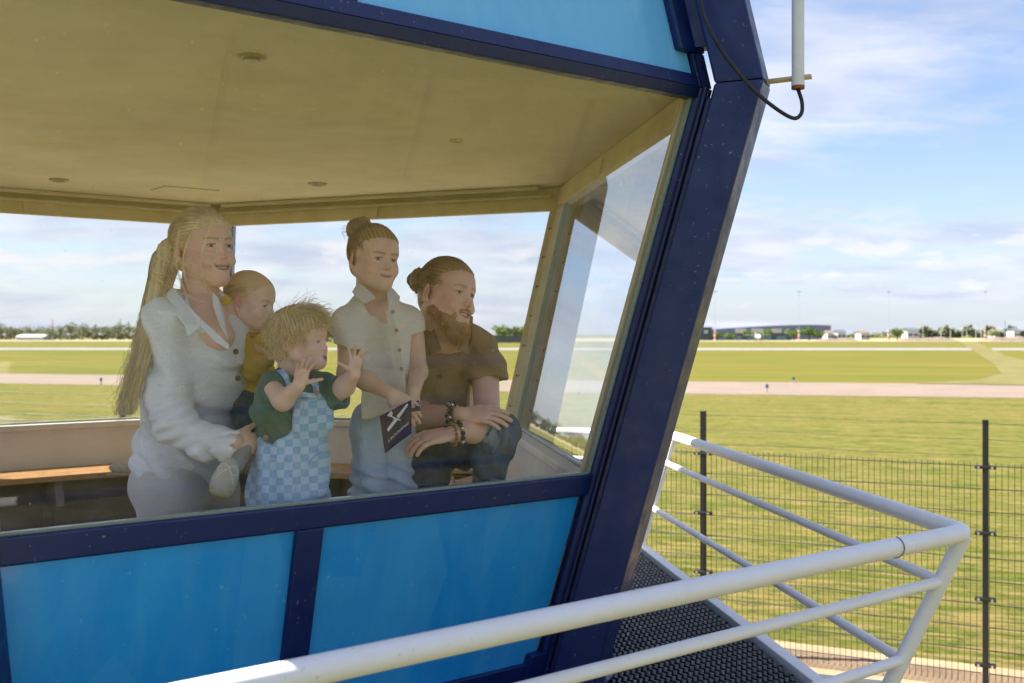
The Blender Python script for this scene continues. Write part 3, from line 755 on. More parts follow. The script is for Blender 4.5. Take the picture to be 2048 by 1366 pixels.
# light masts with red and white feet
M['redp'] = paint('red_band_paint', (.55, .09, .06), None, .5, 3, .2)
M['mast'] = paint('pale_mast_steel', (.30, .33, .38), None, .5, 3, .2)
mast0 = None
for px, py, lab in ((1430, 612, 'thin tall light mast with red and white foot, leftmost beside the blue column'), (1598, 610, 'thin tall light mast with red and white foot before the hangar trees'), (1777, 606, 'thin tall light mast with red and white foot left of the lone bushy tree'), (1970, 590, 'thin tall light mast with red and white foot at far right')):
    loc = Vector(gpt(px, 480)); H = 22
    if mast0 is None:
        e = empty('light_mast', loc); tag(e, lab, 'light mast', 'red and white footed light masts on the apron'); mast0 = e
        g = G(); g.tube([loc+Vector((0, 0, 5)), loc+Vector((0, 0, H))], [.10, .05], 8); g.build('pole', M['mast'], e)
        for i in range(5): g = G(); g.tube([loc+Vector((0, 0, i)), loc+Vector((0, 0, i+1))], .48-.03*i, 10); g.build('band', M['redp'] if i % 2 else M['whitew'], e)
        g = G(); g.box(loc+Vector((0, 0, H)), (.9, .2, .15)); g.build('lamp_head', M['mast'], e)
    else:
        copy_tree(mast0, loc, (1, 1, 1), 0, lab)
for px, py, Y, lab in ((105, 638, 700, 'hazy lattice mast behind the far left tree row'), (241, 636, 700, 'thin hazy mast behind the trees beside the long hair'), (2010, 640, 800, 'thin mast rising behind the distant wood')):
    loc = Vector(gpt(px, Y)); h = 3.1+(668-py)/FPX*Y; e = empty('radio_mast', loc); tag(e, lab, 'radio mast')
    g = G()
    for s in ((-.5, 0), (.5, 0), (0, .7)): g.tube([loc+Vector((s[0], s[1], 0)), loc+Vector((s[0]*.4, s[1]*.4, h))], .10, 4)
    for i in range(8): z = h*i/8; g.tube([loc+Vector((-.5, 0, z)), loc+Vector((.5, 0, z+h/8))], .06, 4)
    g.build('lattice', M['mast'] if px > 200 else M['redp'], e)
# heaps of earth
def heap(px, wpx, hpx, Y, lab):
    x0, x1 = gpt(px-wpx/2, Y)[0], gpt(px+wpx/2, Y)[0]; V = []; F = []; n, m = 36, 10; h = hpx/FPX*Y
    for j in range(m+1):
        for i in range(n+1):
            u = i/n; v = j/m
            z = h*(math.sin(math.pi*u)**.45)*(math.sin(math.pi*v)**.6)*(.8+.2*math.sin(9*u+2*v)+.08*math.sin(31*u+7*v))
            V.append((x0+(x1-x0)*u, Y+v*14, max(0, z)))
    for j in range(m):
        for i in range(n): a = j*(n+1)+i; F.append((a, a+1, a+n+2, a+n+1))
    o = mesh('earth_heap', V, F, M['heap'], smooth=True); tag(o, lab, 'earth heap', 'grey heaps of earth on the far apron')
heap(1685, 85, 7, 470, 'low grey earth heap right of the hangar'); heap(1865, 115, 9, 470, 'long grey earth heap right of the lone bushy tree'); heap(2030, 90, 11, 470, 'grey earth heap at the right picture edge')
# small white houses and vans between
hw = ['white house just right of the hangar corner', 'second white house right of the hangar', 'small white house above the first grey heap', 'long white building right of the lone tree', 'white building at the left of the distant wood', 'white block under the distant wood at right']
for i, (px0, px1, h, Y) in enumerate(((1655, 1668, 3.6, 560), (1675, 1692, 4.0, 560), (1722, 1740, 3.6, 560), (1815, 1838, 5.2, 600), (1990, 2000, 4.5, 600), (2028, 2040, 5.0, 600))):
    building('house', px0, px1, Y, h, 9, M['whitew'], hw[i], roof=1.4, wins=2, winh=.6, cat='house', rmat=M['dkscreen'] if i % 2 else M['heap'])
# thin light poles
pw = ['left', 'second', 'third', 'fourth', 'fifth', 'sixth', 'seventh', 'rightmost']
p0 = None
for i, px in enumerate((1846, 1882, 1901, 1925, 1934, 1952, 1963, 2030)):
    loc = Vector(gpt(px, 640)); lab = 'thin white lamp post before the distant wood, %s of the row' % pw[i]
    if p0 is None:
        p0 = empty('lamp_post', loc); tag(p0, lab, 'lamp post', 'thin lamp posts before the distant wood')
        g = G(); g.tube([loc, loc+Vector((0, 0, 8.5))], [.22, .13], 6); g.build('pole', M['whitew'], p0); g = G(); g.box(loc+Vector((.5, 0, 8.5)), (.7, .15, .1)); g.build('lamp_head', M['whitew'], p0)
    else: copy_tree(p0, loc, (1, 1, .8+.25*((i*7) % 3)/2), 0, lab)
# small parked aircraft (nose on)
ac = empty('light_aircraft', gpt(1517, 460)); tag(ac, 'small white aircraft parked nose on before the dark building', 'aircraft')
c = Vector(gpt(1517, 460)); g = G()
g.tube([c+Vector((0, -3, 1.5)), c+Vector((0, -2.4, 1.6)), c+Vector((0, 0, 1.9)), c+Vector((0, 3, 1.9)), c+Vector((0, 6, 2.2))], [.2, .75, 1.15, .9, .2], 16)
autosmooth(g.build('fuselage', M['whitew'], ac))
g = G(); g.box(c+Vector((0, .3, 2.7)), (5.2, .75, .09)); g.build('wing', M['whitew'], ac, bevel=.05)
g = G(); g.box(c+Vector((0, 5.6, 3.2)), (.08, .6, .9)); g.box(c+Vector((0, 5.6, 2.3)), (1.6, .45, .06)); g.build('tail', M['whitew'], ac)
for s in (-1, 1): g = G(); g.tube([c+Vector((s*1.1-.1, 0, .4)), c+Vector((s*1.1+.1, 0, .4))], .4, 12); g.build('wheel', M['black'], ac)
# taxiway edge lamps
for px, py, lab in ((1534, 779, 'small blue taxiway lamp near edge of the pale strip'), (1587, 762, 'small blue taxiway lamp at the far edge of the pale strip'), (202, 764, 'small blue taxiway lamp seen through the left back window')):
    Y = 3.1*FPX/(py+6-668); loc = Vector(gpt(px, Y)); e = empty('taxiway_lamp', loc); tag(e, lab, 'taxiway lamp', 'blue taxiway lamps')
    g = G(); g.tube([loc, loc+Vector((0, 0, .25))], .05, 8); g.build('stem', M['steel'], e)
    M['blueg'] = M.get('blueg') or paint('blue_lamp_glass', (.02, .04, .14), None, .4, 5, .1)
    g = G(); g.tube([loc+Vector((0, 0, .25)), loc+Vector((0, 0, .42)), loc+Vector((0, 0, .46))], [.075, .075, .03], 10); g.build('lens', M['blueg'], e)
# ------------------------------------------------------------------ sculpting toolkit: signed distance shapes -> surface nets
def vec(*a): return np.array(a, dtype=float)
def nrm(v): v = np.asarray(v, float); return v/np.linalg.norm(v)
def PW(px, py, Y): return np.array(W(px, py, Y))
class Vol:
    def __init__(s): s.p = []
    def _a(s, op, fn, lo, hi, k): s.p.append((op, fn, np.asarray(lo, float), np.asarray(hi, float), k)); return s
    def ell(s, c, r, R=None, k=.01, op='u'):
        c = np.asarray(c, float); r = np.asarray(r, float)*np.ones(3)
        R = np.eye(3) if R is None else np.asarray(R, float)        # columns = local axes
        e = np.sqrt(((R*r)**2).sum(1))
        def fn(P):
            q = (P-c) @ R
            k0 = np.sqrt(((q/r)**2).sum(-1)); k1 = np.sqrt(((q/(r*r))**2).sum(-1))+1e-9
            return k0*(k0-1)/k1
        return s._a(op, fn, c-e, c+e, k)
    def cap(s, a, b, ra, rb=None, k=.01, op='u', flat=None):
        a = np.asarray(a, float); b = np.asarray(b, float); rb = ra if rb is None else rb
        ab = b-a; L2 = max(1e-12, ab @ ab); m = max(ra, rb)
        def fn(P):
            t = np.clip(((P-a) @ ab)/L2, 0, 1)
            d = P-a-t[..., None]*ab
            if flat is not None:
                ax, f = flat; dd = d @ ax; d = d+(dd*(f-1))[..., None]*ax
            return np.sqrt((d**2).sum(-1))-(ra+(rb-ra)*t)
        return s._a(op, fn, np.minimum(a, b)-m, np.maximum(a, b)+m, k)
    def chain(s, pts, rs, k=.01, op='u', flat=None):
        for i in range(len(pts)-1): s.cap(pts[i], pts[i+1], rs[i], rs[i+1], k, op, flat)
        return s
    def box(s, c, h, R=None, rnd=.004, k=.004, op='u'):
        c = np.asarray(c, float); h = np.asarray(h, float); R = np.eye(3) if R is None else np.asarray(R, float)
        e = np.abs(R) @ h
        def fn(P):
            q = np.abs((P-c) @ R)-(h-rnd)
            return np.sqrt((np.maximum(q, 0)**2).sum(-1))+np.minimum(q.max(-1), 0)-rnd
        return s._a(op, fn, c-e, c+e, k)
    def plane(s, p, n, k=.004):
        """keep the side n points away from"""
        p = np.asarray(p, float); n = nrm(n)
        return s._a('cut', lambda P: (P-p) @ n, None, None, k) if False else s.p.append(('cut', lambda P: (P-p) @ n, vec(-9e9, -9e9, -9e9), vec(9e9, 9e9, 9e9), k)) or s
    def run(s, h, warp=None, amp=None, lo=None, hi=None):
        us = [p for p in s.p if p[0] == 'u']
        L = np.min([p[2] for p in us], 0)-.02; H = np.max([p[3] for p in us], 0)+.02
        if lo is not None: L = np.maximum(L, lo)
        if hi is not None: H = np.minimum(H, hi)
        n = np.ceil((H-L)/h).astype(int)+1
        ax = [L[i]+h*np.arange(n[i]) for i in range(3)]
        f = np.full(n, .05, dtype=np.float32)
        for op, fn, a, b, k in s.p:
            m = k*1.5+.014
            i0 = np.clip(np.floor((a-m-L)/h), 0, n).astype(int); i1 = np.clip(np.ceil((b+m-L)/h)+1, 0, n).astype(int)
            if (i1 <= i0).any(): continue
            sl = tuple(slice(i0[j], i1[j]) for j in range(3))
            P = np.stack(np.meshgrid(*[ax[j][sl[j]] for j in range(3)], indexing='ij'), -1)
            d = fn(P).astype(np.float32); g = f[sl]
            if op == 'u':
                hh = np.maximum(k-np.abs(g-d), 0)/k; f[sl] = np.minimum(g, d)-hh*hh*k*.25
            else:
                if op == 's': d = -d
                hh = np.maximum(k-np.abs(g-d), 0)/k; f[sl] = np.maximum(g, d)+hh*hh*k*.25
        if amp is not None:
            idx = np.where(np.abs(f) < .045)
            P = np.stack([ax[j][idx[j]] for j in range(3)], -1)
            f[idx] += amp(P).astype(np.float32)
        return nets(f, L, h)
def nets(f, L, h):
    ins = f < 0
    n = f.shape
    c = np.zeros((n[0]-1, n[1]-1, n[2]-1), np.int8)
    for i in (0, 1):
        for j in (0, 1):
            for k in (0, 1): c += ins[i:n[0]-1+i, j:n[1]-1+j, k:n[2]-1+k]
    act = (c > 0) & (c < 8); ci = np.argwhere(act)
    idx = -np.ones(act.shape, np.int64); idx[act] = np.arange(len(ci))
    S = np.zeros((len(ci), 3)); cnt = np.zeros(len(ci))
    cr = [(i, j, k) for i in (0, 1) for j in (0, 1) for k in (0, 1)]
    for a in cr:
        for ax in range(3):
            if a[ax]: continue
            b = list(a); b[ax] = 1
            fa = f[ci[:, 0]+a[0], ci[:, 1]+a[1], ci[:, 2]+a[2]]; fb = f[ci[:, 0]+b[0], ci[:, 1]+b[1], ci[:, 2]+b[2]]
            m = (fa < 0) != (fb < 0)
            t = np.where(m, fa/np.where(fa-fb == 0, 1, fa-fb), 0)
            p = np.tile(np.array(a, float), (len(ci), 1)); p[:, ax] += t
            S[m] += p[m]; cnt += m
    V = L+h*(ci+S/cnt[:, None])
    Q = []
    for ax in range(3):
        u, v = [(1, 2), (2, 0), (0, 1)][ax]
        sl0 = [slice(None)]*3; sl1 = [slice(None)]*3
        sl0[ax] = slice(0, -1); sl1[ax] = slice(1, None)
        s0 = ins[tuple(sl0)]; s1 = ins[tuple(sl1)]
        e = np.argwhere(s0 != s1)
        e = e[(e[:, u] > 0) & (e[:, v] > 0) & (e[:, u] < n[u]-1) & (e[:, v] < n[v]-1)]
        if not len(e): continue
        def cell(du, dv):
            q = e.copy(); q[:, u] -= du; q[:, v] -= dv; return idx[q[:, 0], q[:, 1], q[:, 2]]
        q = np.stack([cell(1, 1), cell(0, 1), cell(0, 0), cell(1, 0)], 1)
        fl = s0[e[:, 0], e[:, 1], e[:, 2]]
        q[~fl] = q[~fl][:, ::-1]; Q.append(q)
    return V, np.concatenate(Q)
def join(parts):
    V = []; F = []; C = []; b = 0
    for p in parts:
        V.append(p[0]); F.append(p[1]+b); b += len(p[0])
        if len(p) > 2: C.append(p[2])
    return (np.concatenate(V), np.concatenate(F)) + ((np.concatenate(C),) if C else ())
def fbm(P, sc, seed=0, o=3):
    r = np.random.default_rng(seed); out = 0; a = 1
    for _ in range(o):
        s = 0
        for _ in range(5):
            d = r.normal(0, 1, 3); d /= np.linalg.norm(d); s = s+np.sin((P @ d)*sc*r.uniform(.7, 1.5)+r.uniform(0, 6.3))
        out = out+a*s/5*1.4; a *= .5; sc *= 2.1
    return out
def ridge(P, d, lam, seed=0, w=1.0):
    """one family of cloth folds across direction d"""
    d = nrm(d); q = (P @ d)*2*math.pi/lam+w*fbm(P, 14, seed, 2)
    s = np.sin(q); return -(np.abs(s)**.7)*np.sign(s)
def strands(paths, r0, r1, tone=None):
    """paths (N,M,3) -> thin three sided hairs with a tone per strand"""
    paths = np.asarray(paths); Nn, Mm, _ = paths.shape
    T = np.gradient(paths, axis=1); T /= np.linalg.norm(T, axis=2, keepdims=True)+1e-9
    up = np.array([.31, .52, .79]); U = np.cross(T, up); U /= np.linalg.norm(U, axis=2, keepdims=True)+1e-9; Vv = np.cross(T, U)
    r = np.linspace(r0, r1, Mm)[None, :, None]
    rings = [paths+r*(U*math.cos(a)+Vv*math.sin(a)) for a in (0, 2.094, 4.189)]
    V = np.stack(rings, 2).reshape(-1, 3)
    base = (np.arange(Nn)[:, None]*Mm+np.arange(Mm-1)[None, :])*3
    F = []
    for j in range(3): F.append(np.stack([base+j, base+(j+1) % 3, base+3+(j+1) % 3, base+3+j], -1).reshape(-1, 4))
    if tone is None: tone = rng.uniform(.6, 1.25, Nn)
    C = np.repeat(tone, Mm*3)[:, None]*np.ones((1, 3))
    return V, np.concatenate(F), C
def cr_path(P, n):
    return np.array([tuple(p) for p in bez(P, n)])

# ------------------------------------------------------------------ skin, hair and cloth materials
def skin_mat(name, sat=1.0):
    m, t, b = newmat(name); at = t.nodes.new('ShaderNodeAttribute'); at.attribute_name = 'Col'
    o = objc(t); n = noise(t, o, 26, 5, .6); n2 = noise(t, o, 160, 3, .6)
    c = mix(t, mathn(t, 'MULTIPLY', ramp(t, n, [(.38, 0.0), (.66, 1.0)]), .22), at.outputs['Color'], (.95, .62, .52), 'MULTIPLY')
    c = mix(t, mathn(t, 'MULTIPLY', ramp(t, n2, [(.5, 0.0), (.7, 1.0)]), .14), c, (.8, .6, .5), 'MULTIPLY')
    t.links.new(c, b.inputs['Base Color']); b.inputs['Roughness'].default_value = .48
    b.inputs['Subsurface Weight'].default_value = .12; b.inputs['Subsurface Radius'].default_value = (1, .35, .2); b.inputs['Subsurface Scale'].default_value = .006
    b.inputs['Specular IOR Level'].default_value = .4
    bumpn(t, b, n2, .12, .0015); return m
M['skin'] = skin_mat('skin')
def hair_mat(name, col):
    m, t, b = newmat(name); at = t.nodes.new('ShaderNodeAttribute'); at.attribute_name = 'Col'
    c = mix(t, 1.0, col, at.outputs['Color'], 'MULTIPLY'); t.links.new(c, b.inputs['Base Color'])
    b.inputs['Roughness'].default_value = .42; b.inputs['Specular IOR Level'].default_value = .45; return m
def cloth_mat(name, c1, c2=None, scale=300, bump=.4, rough=.85, weave=None, crinkle=0, mottle=.35):
    m, t, b = newmat(name); o = objc(t)
    n = noise(t, o, 9, 5, .6)
    c = mix(t, mathn(t, 'MULTIPLY', ramp(t, n, [(.35, 0.0), (.68, 1.0)]), mottle), c1, c2 or tuple(x*.75 for x in c1))
    w = noise(t, mapping(t, o, (1, 1, .35)), scale, 2, .5); w2 = noise(t, mapping(t, o, (.25, .25, 1)), scale*.8, 2, .5)
    h = mathn(t, 'ADD', w, w2)
    c = mix(t, mathn(t, 'MULTIPLY', ramp(t, mathn(t, 'MULTIPLY', h, .5), [(.4, 0.0), (.6, 1.0)]), .18), c, tuple(x*.6 for x in c1))
    t.links.new(c, b.inputs['Base Color']); b.inputs['Roughness'].default_value = rough
    b.inputs['Sheen Weight'].default_value = .15; b.inputs['Specular IOR Level'].default_value = .2
    hh = h
    if crinkle:
        cr = noise(t, mapping(t, o, (.30, .30, 1.5)), 42, 4, .65, 1.6); hh = mathn(t, 'ADD', mathn(t, 'MULTIPLY', h, .25), mathn(t, 'MULTIPLY', cr, crinkle))
    bumpn(t, b, hh, bump, .006 if crinkle else .004); return m, t, b, c, o
M['blouse'] = cloth_mat('white_crinkled_muslin', (.86, .88, .92), (.80, .81, .84), 220, .55, crinkle=.8)[0]
M['jersey'] = cloth_mat('light_grey_jersey', (.62, .59, .59), (.55, .52, .52), 260, .3)[0]
M['mustard'] = cloth_mat('mustard_knit', (.66, .45, .05), (.52, .34, .04), 300, .5)[0]
M['cream_shirt'] = cloth_mat('cream_linen', (.84, .78, .68), (.77, .70, .59), 260, .35)[0]
M['green'] = cloth_mat('grey_green_jersey', (.12, .20, .15), (.09, .15, .115), 260, .25)[0]
M['brown'] = cloth_mat('brown_linen', (.36, .24, .115), (.28, .18, .085), 240, .45)[0]
M['darkjean'] = cloth_mat('dark_blue_denim', (.022, .040, .075), (.055, .07, .10), 400, .3, mottle=.8)[0]
M['babyjean'] = cloth_mat('baby_blue_jeans', (.025, .055, .105), (.04, .075, .12), 400, .3)[0]
M['lightjean'] = cloth_mat('light_washed_denim', (.46, .60, .76), (.64, .72, .80), 400, .3, mottle=.8)[0]
M['collarbeige'] = cloth_mat('beige_collar', (.55, .48, .35), None, 300, .3)[0]
def check_mat():
    m, t, b, c, o = cloth_mat('checked_light_denim', (.54, .72, .92), (.62, .78, .94), 380, .3, mottle=.3)
    ck = t.nodes.new('ShaderNodeTexChecker'); ck.inputs['Scale'].default_value = 1.0
    # squares about 16 mm, printed: the pattern follows the width of the body
    t.links.new(mapping(t, o, (1/.0215, 0.0, 1/.0215), (0, 0, R_(0)), (.5, .5, .3)), ck.inputs['Vector'])
    n = noise(t, o, 30, 4, .6)
    f = mathn(t, 'MULTIPLY', ck.outputs['Fac'], ramp(t, n, [(.3, .55), (.7, 1.0)]))
    c2 = mix(t, mathn(t, 'MULTIPLY', f, .85), c, (.24, .46, .72)); t.links.new(c2, b.inputs['Base Color']); return m
M['check'] = check_mat()
M['eyew'] = paint('eye_white', (.62, .58, .54), None, .12, 5, 0, 0, 0)
M['iris'] = paint('blue_grey_iris', (.07, .085, .085), None, .1, 5, 0, 0, 0)
M['teeth'] = paint('teeth', (.75, .70, .62), None, .25, 5, 0, 0, 0)
M['button'] = paint('dark_brown_button', (.06, .035, .02), (.15, .09, .05), .3, 60, .5, 0, 0)
M['buttonl'] = paint('tan_button', (.38, .25, .14), None, .3, 60, .5, 0, 0)
M['gold'] = paint('gold', (.75, .50, .18), None, .2, 5, 0, 0, 0, metal=1)
M['shoe'] = paint('worn_white_canvas_shoe', (.58, .56, .50), (.42, .38, .28), .7, 25, .7, .3, .3)
M['sole'] = paint('dirty_cream_rubber', (.50, .45, .30), (.32, .27, .15), .6, 25, .8, .3, .3)
M['lace'] = paint('white_lace', (.75, .74, .72), None, .8, 30, .2, 0, 0)
M['sock'] = cloth_mat('grey_sock', (.35, .34, .35), None, 300, .5)[0]
SK = np.array

# ------------------------------------------------------------------ head
def basis(fwd, roll=0.0):
    f = nrm(fwd); r = nrm(np.cross(f, [0, 0, 1])); u = np.cross(r, f)
    if roll:
        c, s = math.cos(roll), math.sin(roll); r, u = r*c+u*s, u*c-r*s
    return np.stack([r, f, u], 1)          # columns right, forward, up
def yp(yaw_to_cam, pitch=0):
    """yaw measured from picture-right turning toward the camera, degrees; pitch up"""
    a, p = R_(yaw_to_cam), R_(pitch); return vec(math.cos(a)*math.cos(p), -math.sin(a)*math.cos(p), math.sin(p))
class Head:
    pass
def make_head(c, B, s, neck, kid=0.0, smile=0.0, mopen=0.0, skin=(.55, .30, .20), lip=(.50, .19, .15), brow=(.18, .11, .06), browd=1.0, nr=.052, lidopen=1.0, fem=0, gaze=0, cheek=0, blush=.4, stubble=None, h=.0022):
    """c: head centre (world), B basis, s scale, neck: world point where the neck enters the torso"""
    toL = lambda w: (np.asarray(w)-c) @ B/s
    nk = toL(neck)
    v = Vol(); K = kid
    v.ell((0, -.012, .036+.004*K), (.0755+.004*K, .094+.002*K, .084+.004*K), k=.02)
    v.ell((0, .030, -.020), (.058+.003*K, .062-.002*K, .080-.008*K), k=.035)
    v.ell((0, .045, .045), (.058+.004*K, .044+.004*K, .042+.006*K), k=.03)         # forehead
    chz = -.104+.016*K
    for x in (-1, 1):
        v.cap((x*(.058-.003*fem), .004, -.045), (x*(.022-.004*fem), .070-.004*K, chz+.010), .020+.004*K-.003*fem, .016+.004*K-.002*fem, k=.03)
        v.ell((x*.036, .058, -.032), (.024+.007*K+cheek, .026+.004*K, .026+.005*K+cheek*.5), k=.022)
        v.cap((x*.018, .082-.001*K, .024), (x*.046, .066, .022), .0105-.002*K-.002*fem, .009, k=.018)
    v.ell((0, .076-.005*K, chz+.004), (.020, .017, .015), k=.024)
    v.ell((0, .079-.003*K, -.066+.004*K), (.030, .021, .026), k=.02)                # muzzle
    # eye sockets
    ez = .004-.008*K; ex = .0315
    for x in (-1, 1): v.ell((x*ex, .098-.001*K, ez), (.0175, .0165, .0125), k=.014, op='s')
    # nose
    nt_ = .1135-.010*K-.005*fem; nz = -.030+.003*K
    v.cap((0, .083, .014), (0, nt_-.008, nz+.004), .0065, .0085, k=.012)
    v.ell((0, nt_-.008, nz), (.0088-.0015*fem, .0100-.001*fem, .0078-.001*fem), k=.008)
    for x in (-1, 1):
        v.ell((x*.0115, nt_-.017, nz-.002), (.0058-.0008*fem, .008, .0058), k=.006)
        v.ell((x*.0055, nt_-.010, nz-.009), (.0028, .005, .0028), k=.002, op='s')
    # lids and eyeballs
    er = .0122
    ey = .0755-.002*K
    for x in (-1, 1):
        v.ell((x*ex, ey, ez), er+.0018, k=.005)
        v.ell((x*(ex+.0005), ey+.013, ez-.0004), (.0120, .010, .0042*lidopen), k=.002, op='s')
        v.cap((x*(ex-.011), ey+.0105, ez+.0088), (x*(ex+.013), ey+.0035, ez+.0068), .0022, .0022, k=.006)
    # mouth
    mz = -.060+.004*K; my = .0985-.005*K; mw = .0235-.003*K+.003*smile; up = .006*smile
    UL = [(-mw, my-.013-.002*smile, mz+up), (-mw*.45, my-.003, mz+.0032+up*.25), (0, my, mz+.0022), (mw*.45, my-.003, mz+.0032+up*.25), (mw, my-.013-.002*smile, mz+up)]
    op_ = .0045*mopen
    LL = [(-mw*.9, my-.013, mz+up-.001), (-mw*.45, my-.005, mz-.0060-op_*1.6+up*.2), (0, my-.0025, mz-.0070-op_*2), (mw*.45, my-.005, mz-.0060-op_*1.6+up*.2), (mw*.9, my-.013, mz+up-.001)]
    v.chain(UL, [.0018, .0028, .0032, .0028, .0018], k=.005); v.chain(LL, [.0016, .0034, .0040, .0034, .0016], k=.005)
    gr = [((a[0]+b[0])*.5, max(a[1], b[1])+.003, (a[2]+b[2])*.5) for a, b in zip(UL, LL)]
    v.chain(gr, [.0012, .0016+op_*.6, .0018+op_, .0016+op_*.6, .0012], k=.002, op='s')
    if mopen > .3: v.ell((0, my-.006, mz-.002-op_*.8), (mw*.78, .012, .0022+op_*1.05), k=.002, op='s')
    if smile > .3:
        for x in (-1, 1):
            v.cap((x*(mw+.006), my-.014, mz+.010), (x*(mw+.009), my-.019, mz-.008), .0018, .0015, k=.006, op='s')
            v.ell((x*(mw+.016), my-.022, mz+.018), (.014, .012, .012), k=.014)
    # ears
    for x in (-1, 1):
        Re = basis(nrm((x*.93, .0-.42, 0)))
        e0 = vec(x*.0765, -.010, -.008)
        ay = nrm(vec(x*.35, .93, -.12)*1.0); ax_ = nrm(np.cross(ay, vec(0, .22, 1))); az = np.cross(ax_, ay)
        RR_ = np.stack([ax_, ay, az], 1)
        v.ell(e0+vec(x*.004, -.004, 0), (.0052, .0175, .0315-.002*K), RR_, k=.004)
        v.ell(e0+vec(x*.0095, .001, .003), (.0045, .0105, .0190), RR_, k=.003, op='s')
        v.ell(e0+vec(x*.006, .004, -.024), (.005, .008, .009), k=.005)
        v.ell(e0+vec(x*.008, .0, .002), (.0025, .0050, .010), RR_, k=.003)
    # neck
    nb = vec(0, -.030, -.045)
    v.cap(nb, nk*.5+nb*.5, nr, nr*.96, k=.03); v.cap(nk*.5+nb*.5, nk, nr*.96, nr*1.12, k=.03)
    v.cap((0, -.005, -.06), nk*.7+vec(0, .012, 0), nr*.78, nr*.85, k=.03)
    V, F = v.run(h)
    # colours painted where the thing itself has them
    X, Y, Z = V.T; ax = np.abs(X)
    C = np.tile(np.array(skin), (len(V), 1))
    def paint_(mask, col, a=1.0):
        m = (np.clip(mask, 0, 1)*a)[:, None]; C[:] = C*(1-m)+np.array(col)*m
    red = np.array(skin)*np.array([1.02, .62, .60])
    g = lambda x0, y0, z0, r: np.exp(-(((ax-x0)**2+(Y-y0)**2+(Z-z0)**2)/r**2))
    paint_(g(.042, .065, -.026, .022), red, blush); paint_(g(0, nt_, nz, .012), red, .45); paint_(g(.078, -.01, -.005, .028), red, .55)
    zc = mz+up*(ax/mw)**2
    ml = np.clip(1.4-np.abs(ax)/(mw+.001), 0, 1)*3
    lipm = np.clip(1.0-np.maximum(0, (Z-(zc+.0046))/.0015), 0, 1)*np.clip(1.0-np.maximum(0, ((zc-.0092-op_*2.4*np.clip(1-(ax/mw)**2, 0, 1))-Z)/.0015), 0, 1)*(ax < mw+.001)*(Y > my-.019)
    lipm *= np.clip(1-np.maximum(0, (np.abs(Z-zc)-(.0072+op_*1.8)*np.sqrt(np.clip(1-(ax/(mw+.002))**2, 0, 1)))/.002), 0, 1)
    paint_(lipm, lip, .7)
    paint_((ax < mw*.95)*(np.abs(Z-(zc-.0015-op_*.5)) < .0009+op_*.2)*(Y > my-.016)*1.0, (.12, .03, .03), .75)
    bz = ez+.0190+.0035*np.sin(np.clip((ax-.012)/.038, 0, 1)*2.4)-.10*np.maximum(0, ax-.038)
    bm = np.clip(1.6-np.abs(Z-bz)/.0028, 0, 1)*(ax > .010)*(ax < .052)*(Y > .04)
    paint_(bm*(.75+.25*np.sin(ax*1600+Z*900)), brow, .95*browd)
    lm = np.clip(1.5-np.abs(Z-(ez+.0046*lidopen+.0006-.35*np.maximum(0, ax-ex-.004)))/.0017, 0, 1)*(np.abs(ax-ex) < .0135)*(Y > .07)
    paint_(lm, (.06, .035, .02), .8)
    lm = np.clip(1.4-np.abs(Z-(ez-.0052*lidopen))/.0012, 0, 1)*(np.abs(ax-ex) < .011)*(Y > .07); paint_(lm, (.22, .10, .07), .5)
    if stubble is not None:
        paint_(np.clip((-.03-Z)/.02, 0, 1)*np.clip((Y+.01)/.02, 0, 1)*(1-lipm), stubble, .55)
    Wd = lambda P: c+(np.asarray(P)*s) @ B.T
    hd = Head(); hd.W = Wd; hd.L = toL; hd.s = s; hd.B = B; hd.c = c; hd.body = (Wd(V), F, C); hd.ex = ex; hd.ey = ey; hd.ez = ez; hd.er = er; hd.K = K
    hd.mouth = (mw, my, mz, op_, up); hd.gaze = gaze; hd.mopen = mopen; hd.h = h
    return hd
def uvsphere(c, r, B=None, nu=20, nv=12, sel=None):
    V = []; F = []
    for j in range(nv+1):
        t = math.pi*j/nv
        for i in range(nu):
            a = 2*math.pi*i/nu; V.append((math.sin(t)*math.cos(a), math.cos(t), math.sin(t)*math.sin(a)))
    V = np.array(V)*r
    if B is not None: V = V @ np.asarray(B).T
    for j in range(nv):
        for i in range(nu): F.append((j*nu+i, j*nu+(i+1) % nu, (j+1)*nu+(i+1) % nu, (j+1)*nu+i))
    return V+np.asarray(c), np.array(F)
def face_parts(hd, root, body):
    for x in (-1, 1):
        e0 = vec(x*hd.ex, hd.ey, hd.ez); d = nrm(vec(hd.gaze, 1, -.02))
        V, F = uvsphere(e0, hd.er); ey_ = mesh('eye', hd.W(V), F, M['eyew'], root, smooth=True)
        Bq = basis(d); th = .50
        V, F = uvsphere((0, 0, 0), hd.er*1.012, None, 18, 10)
        V = V.reshape(11, 18, 3); t = np.linspace(0, th, 11)
        VV = np.array([[(math.sin(a)*math.cos(b), math.cos(a), math.sin(a)*math.sin(b)) for b in np.linspace(0, 2*math.pi, 18, endpoint=False)] for a in t]).reshape(-1, 3)*hd.er*1.014
        mesh('iris', hd.W(VV @ Bq.T+e0), F, M['iris'], ey_, smooth=True)
    mw, my, mz, op_, up = hd.mouth
    if hd.mopen > .3:
        P = []; n = 8
        g = G()
        for i in range(n):
            x = (i-(n-1)/2)*mw*1.30/n; y = my-.0085-.35*x*x/mw; z = mz-.0012+up*(x/mw)**2*.8-op_*.3
            Bc = Matrix(hd.B.tolist()); g.box(hd.W((x, y, z)), (mw*.62/n*hd.s, .003*hd.s, (.0032+op_*.25)*hd.s), Bc)
        g.build('teeth', M['teeth'], root, bevel=.0006)
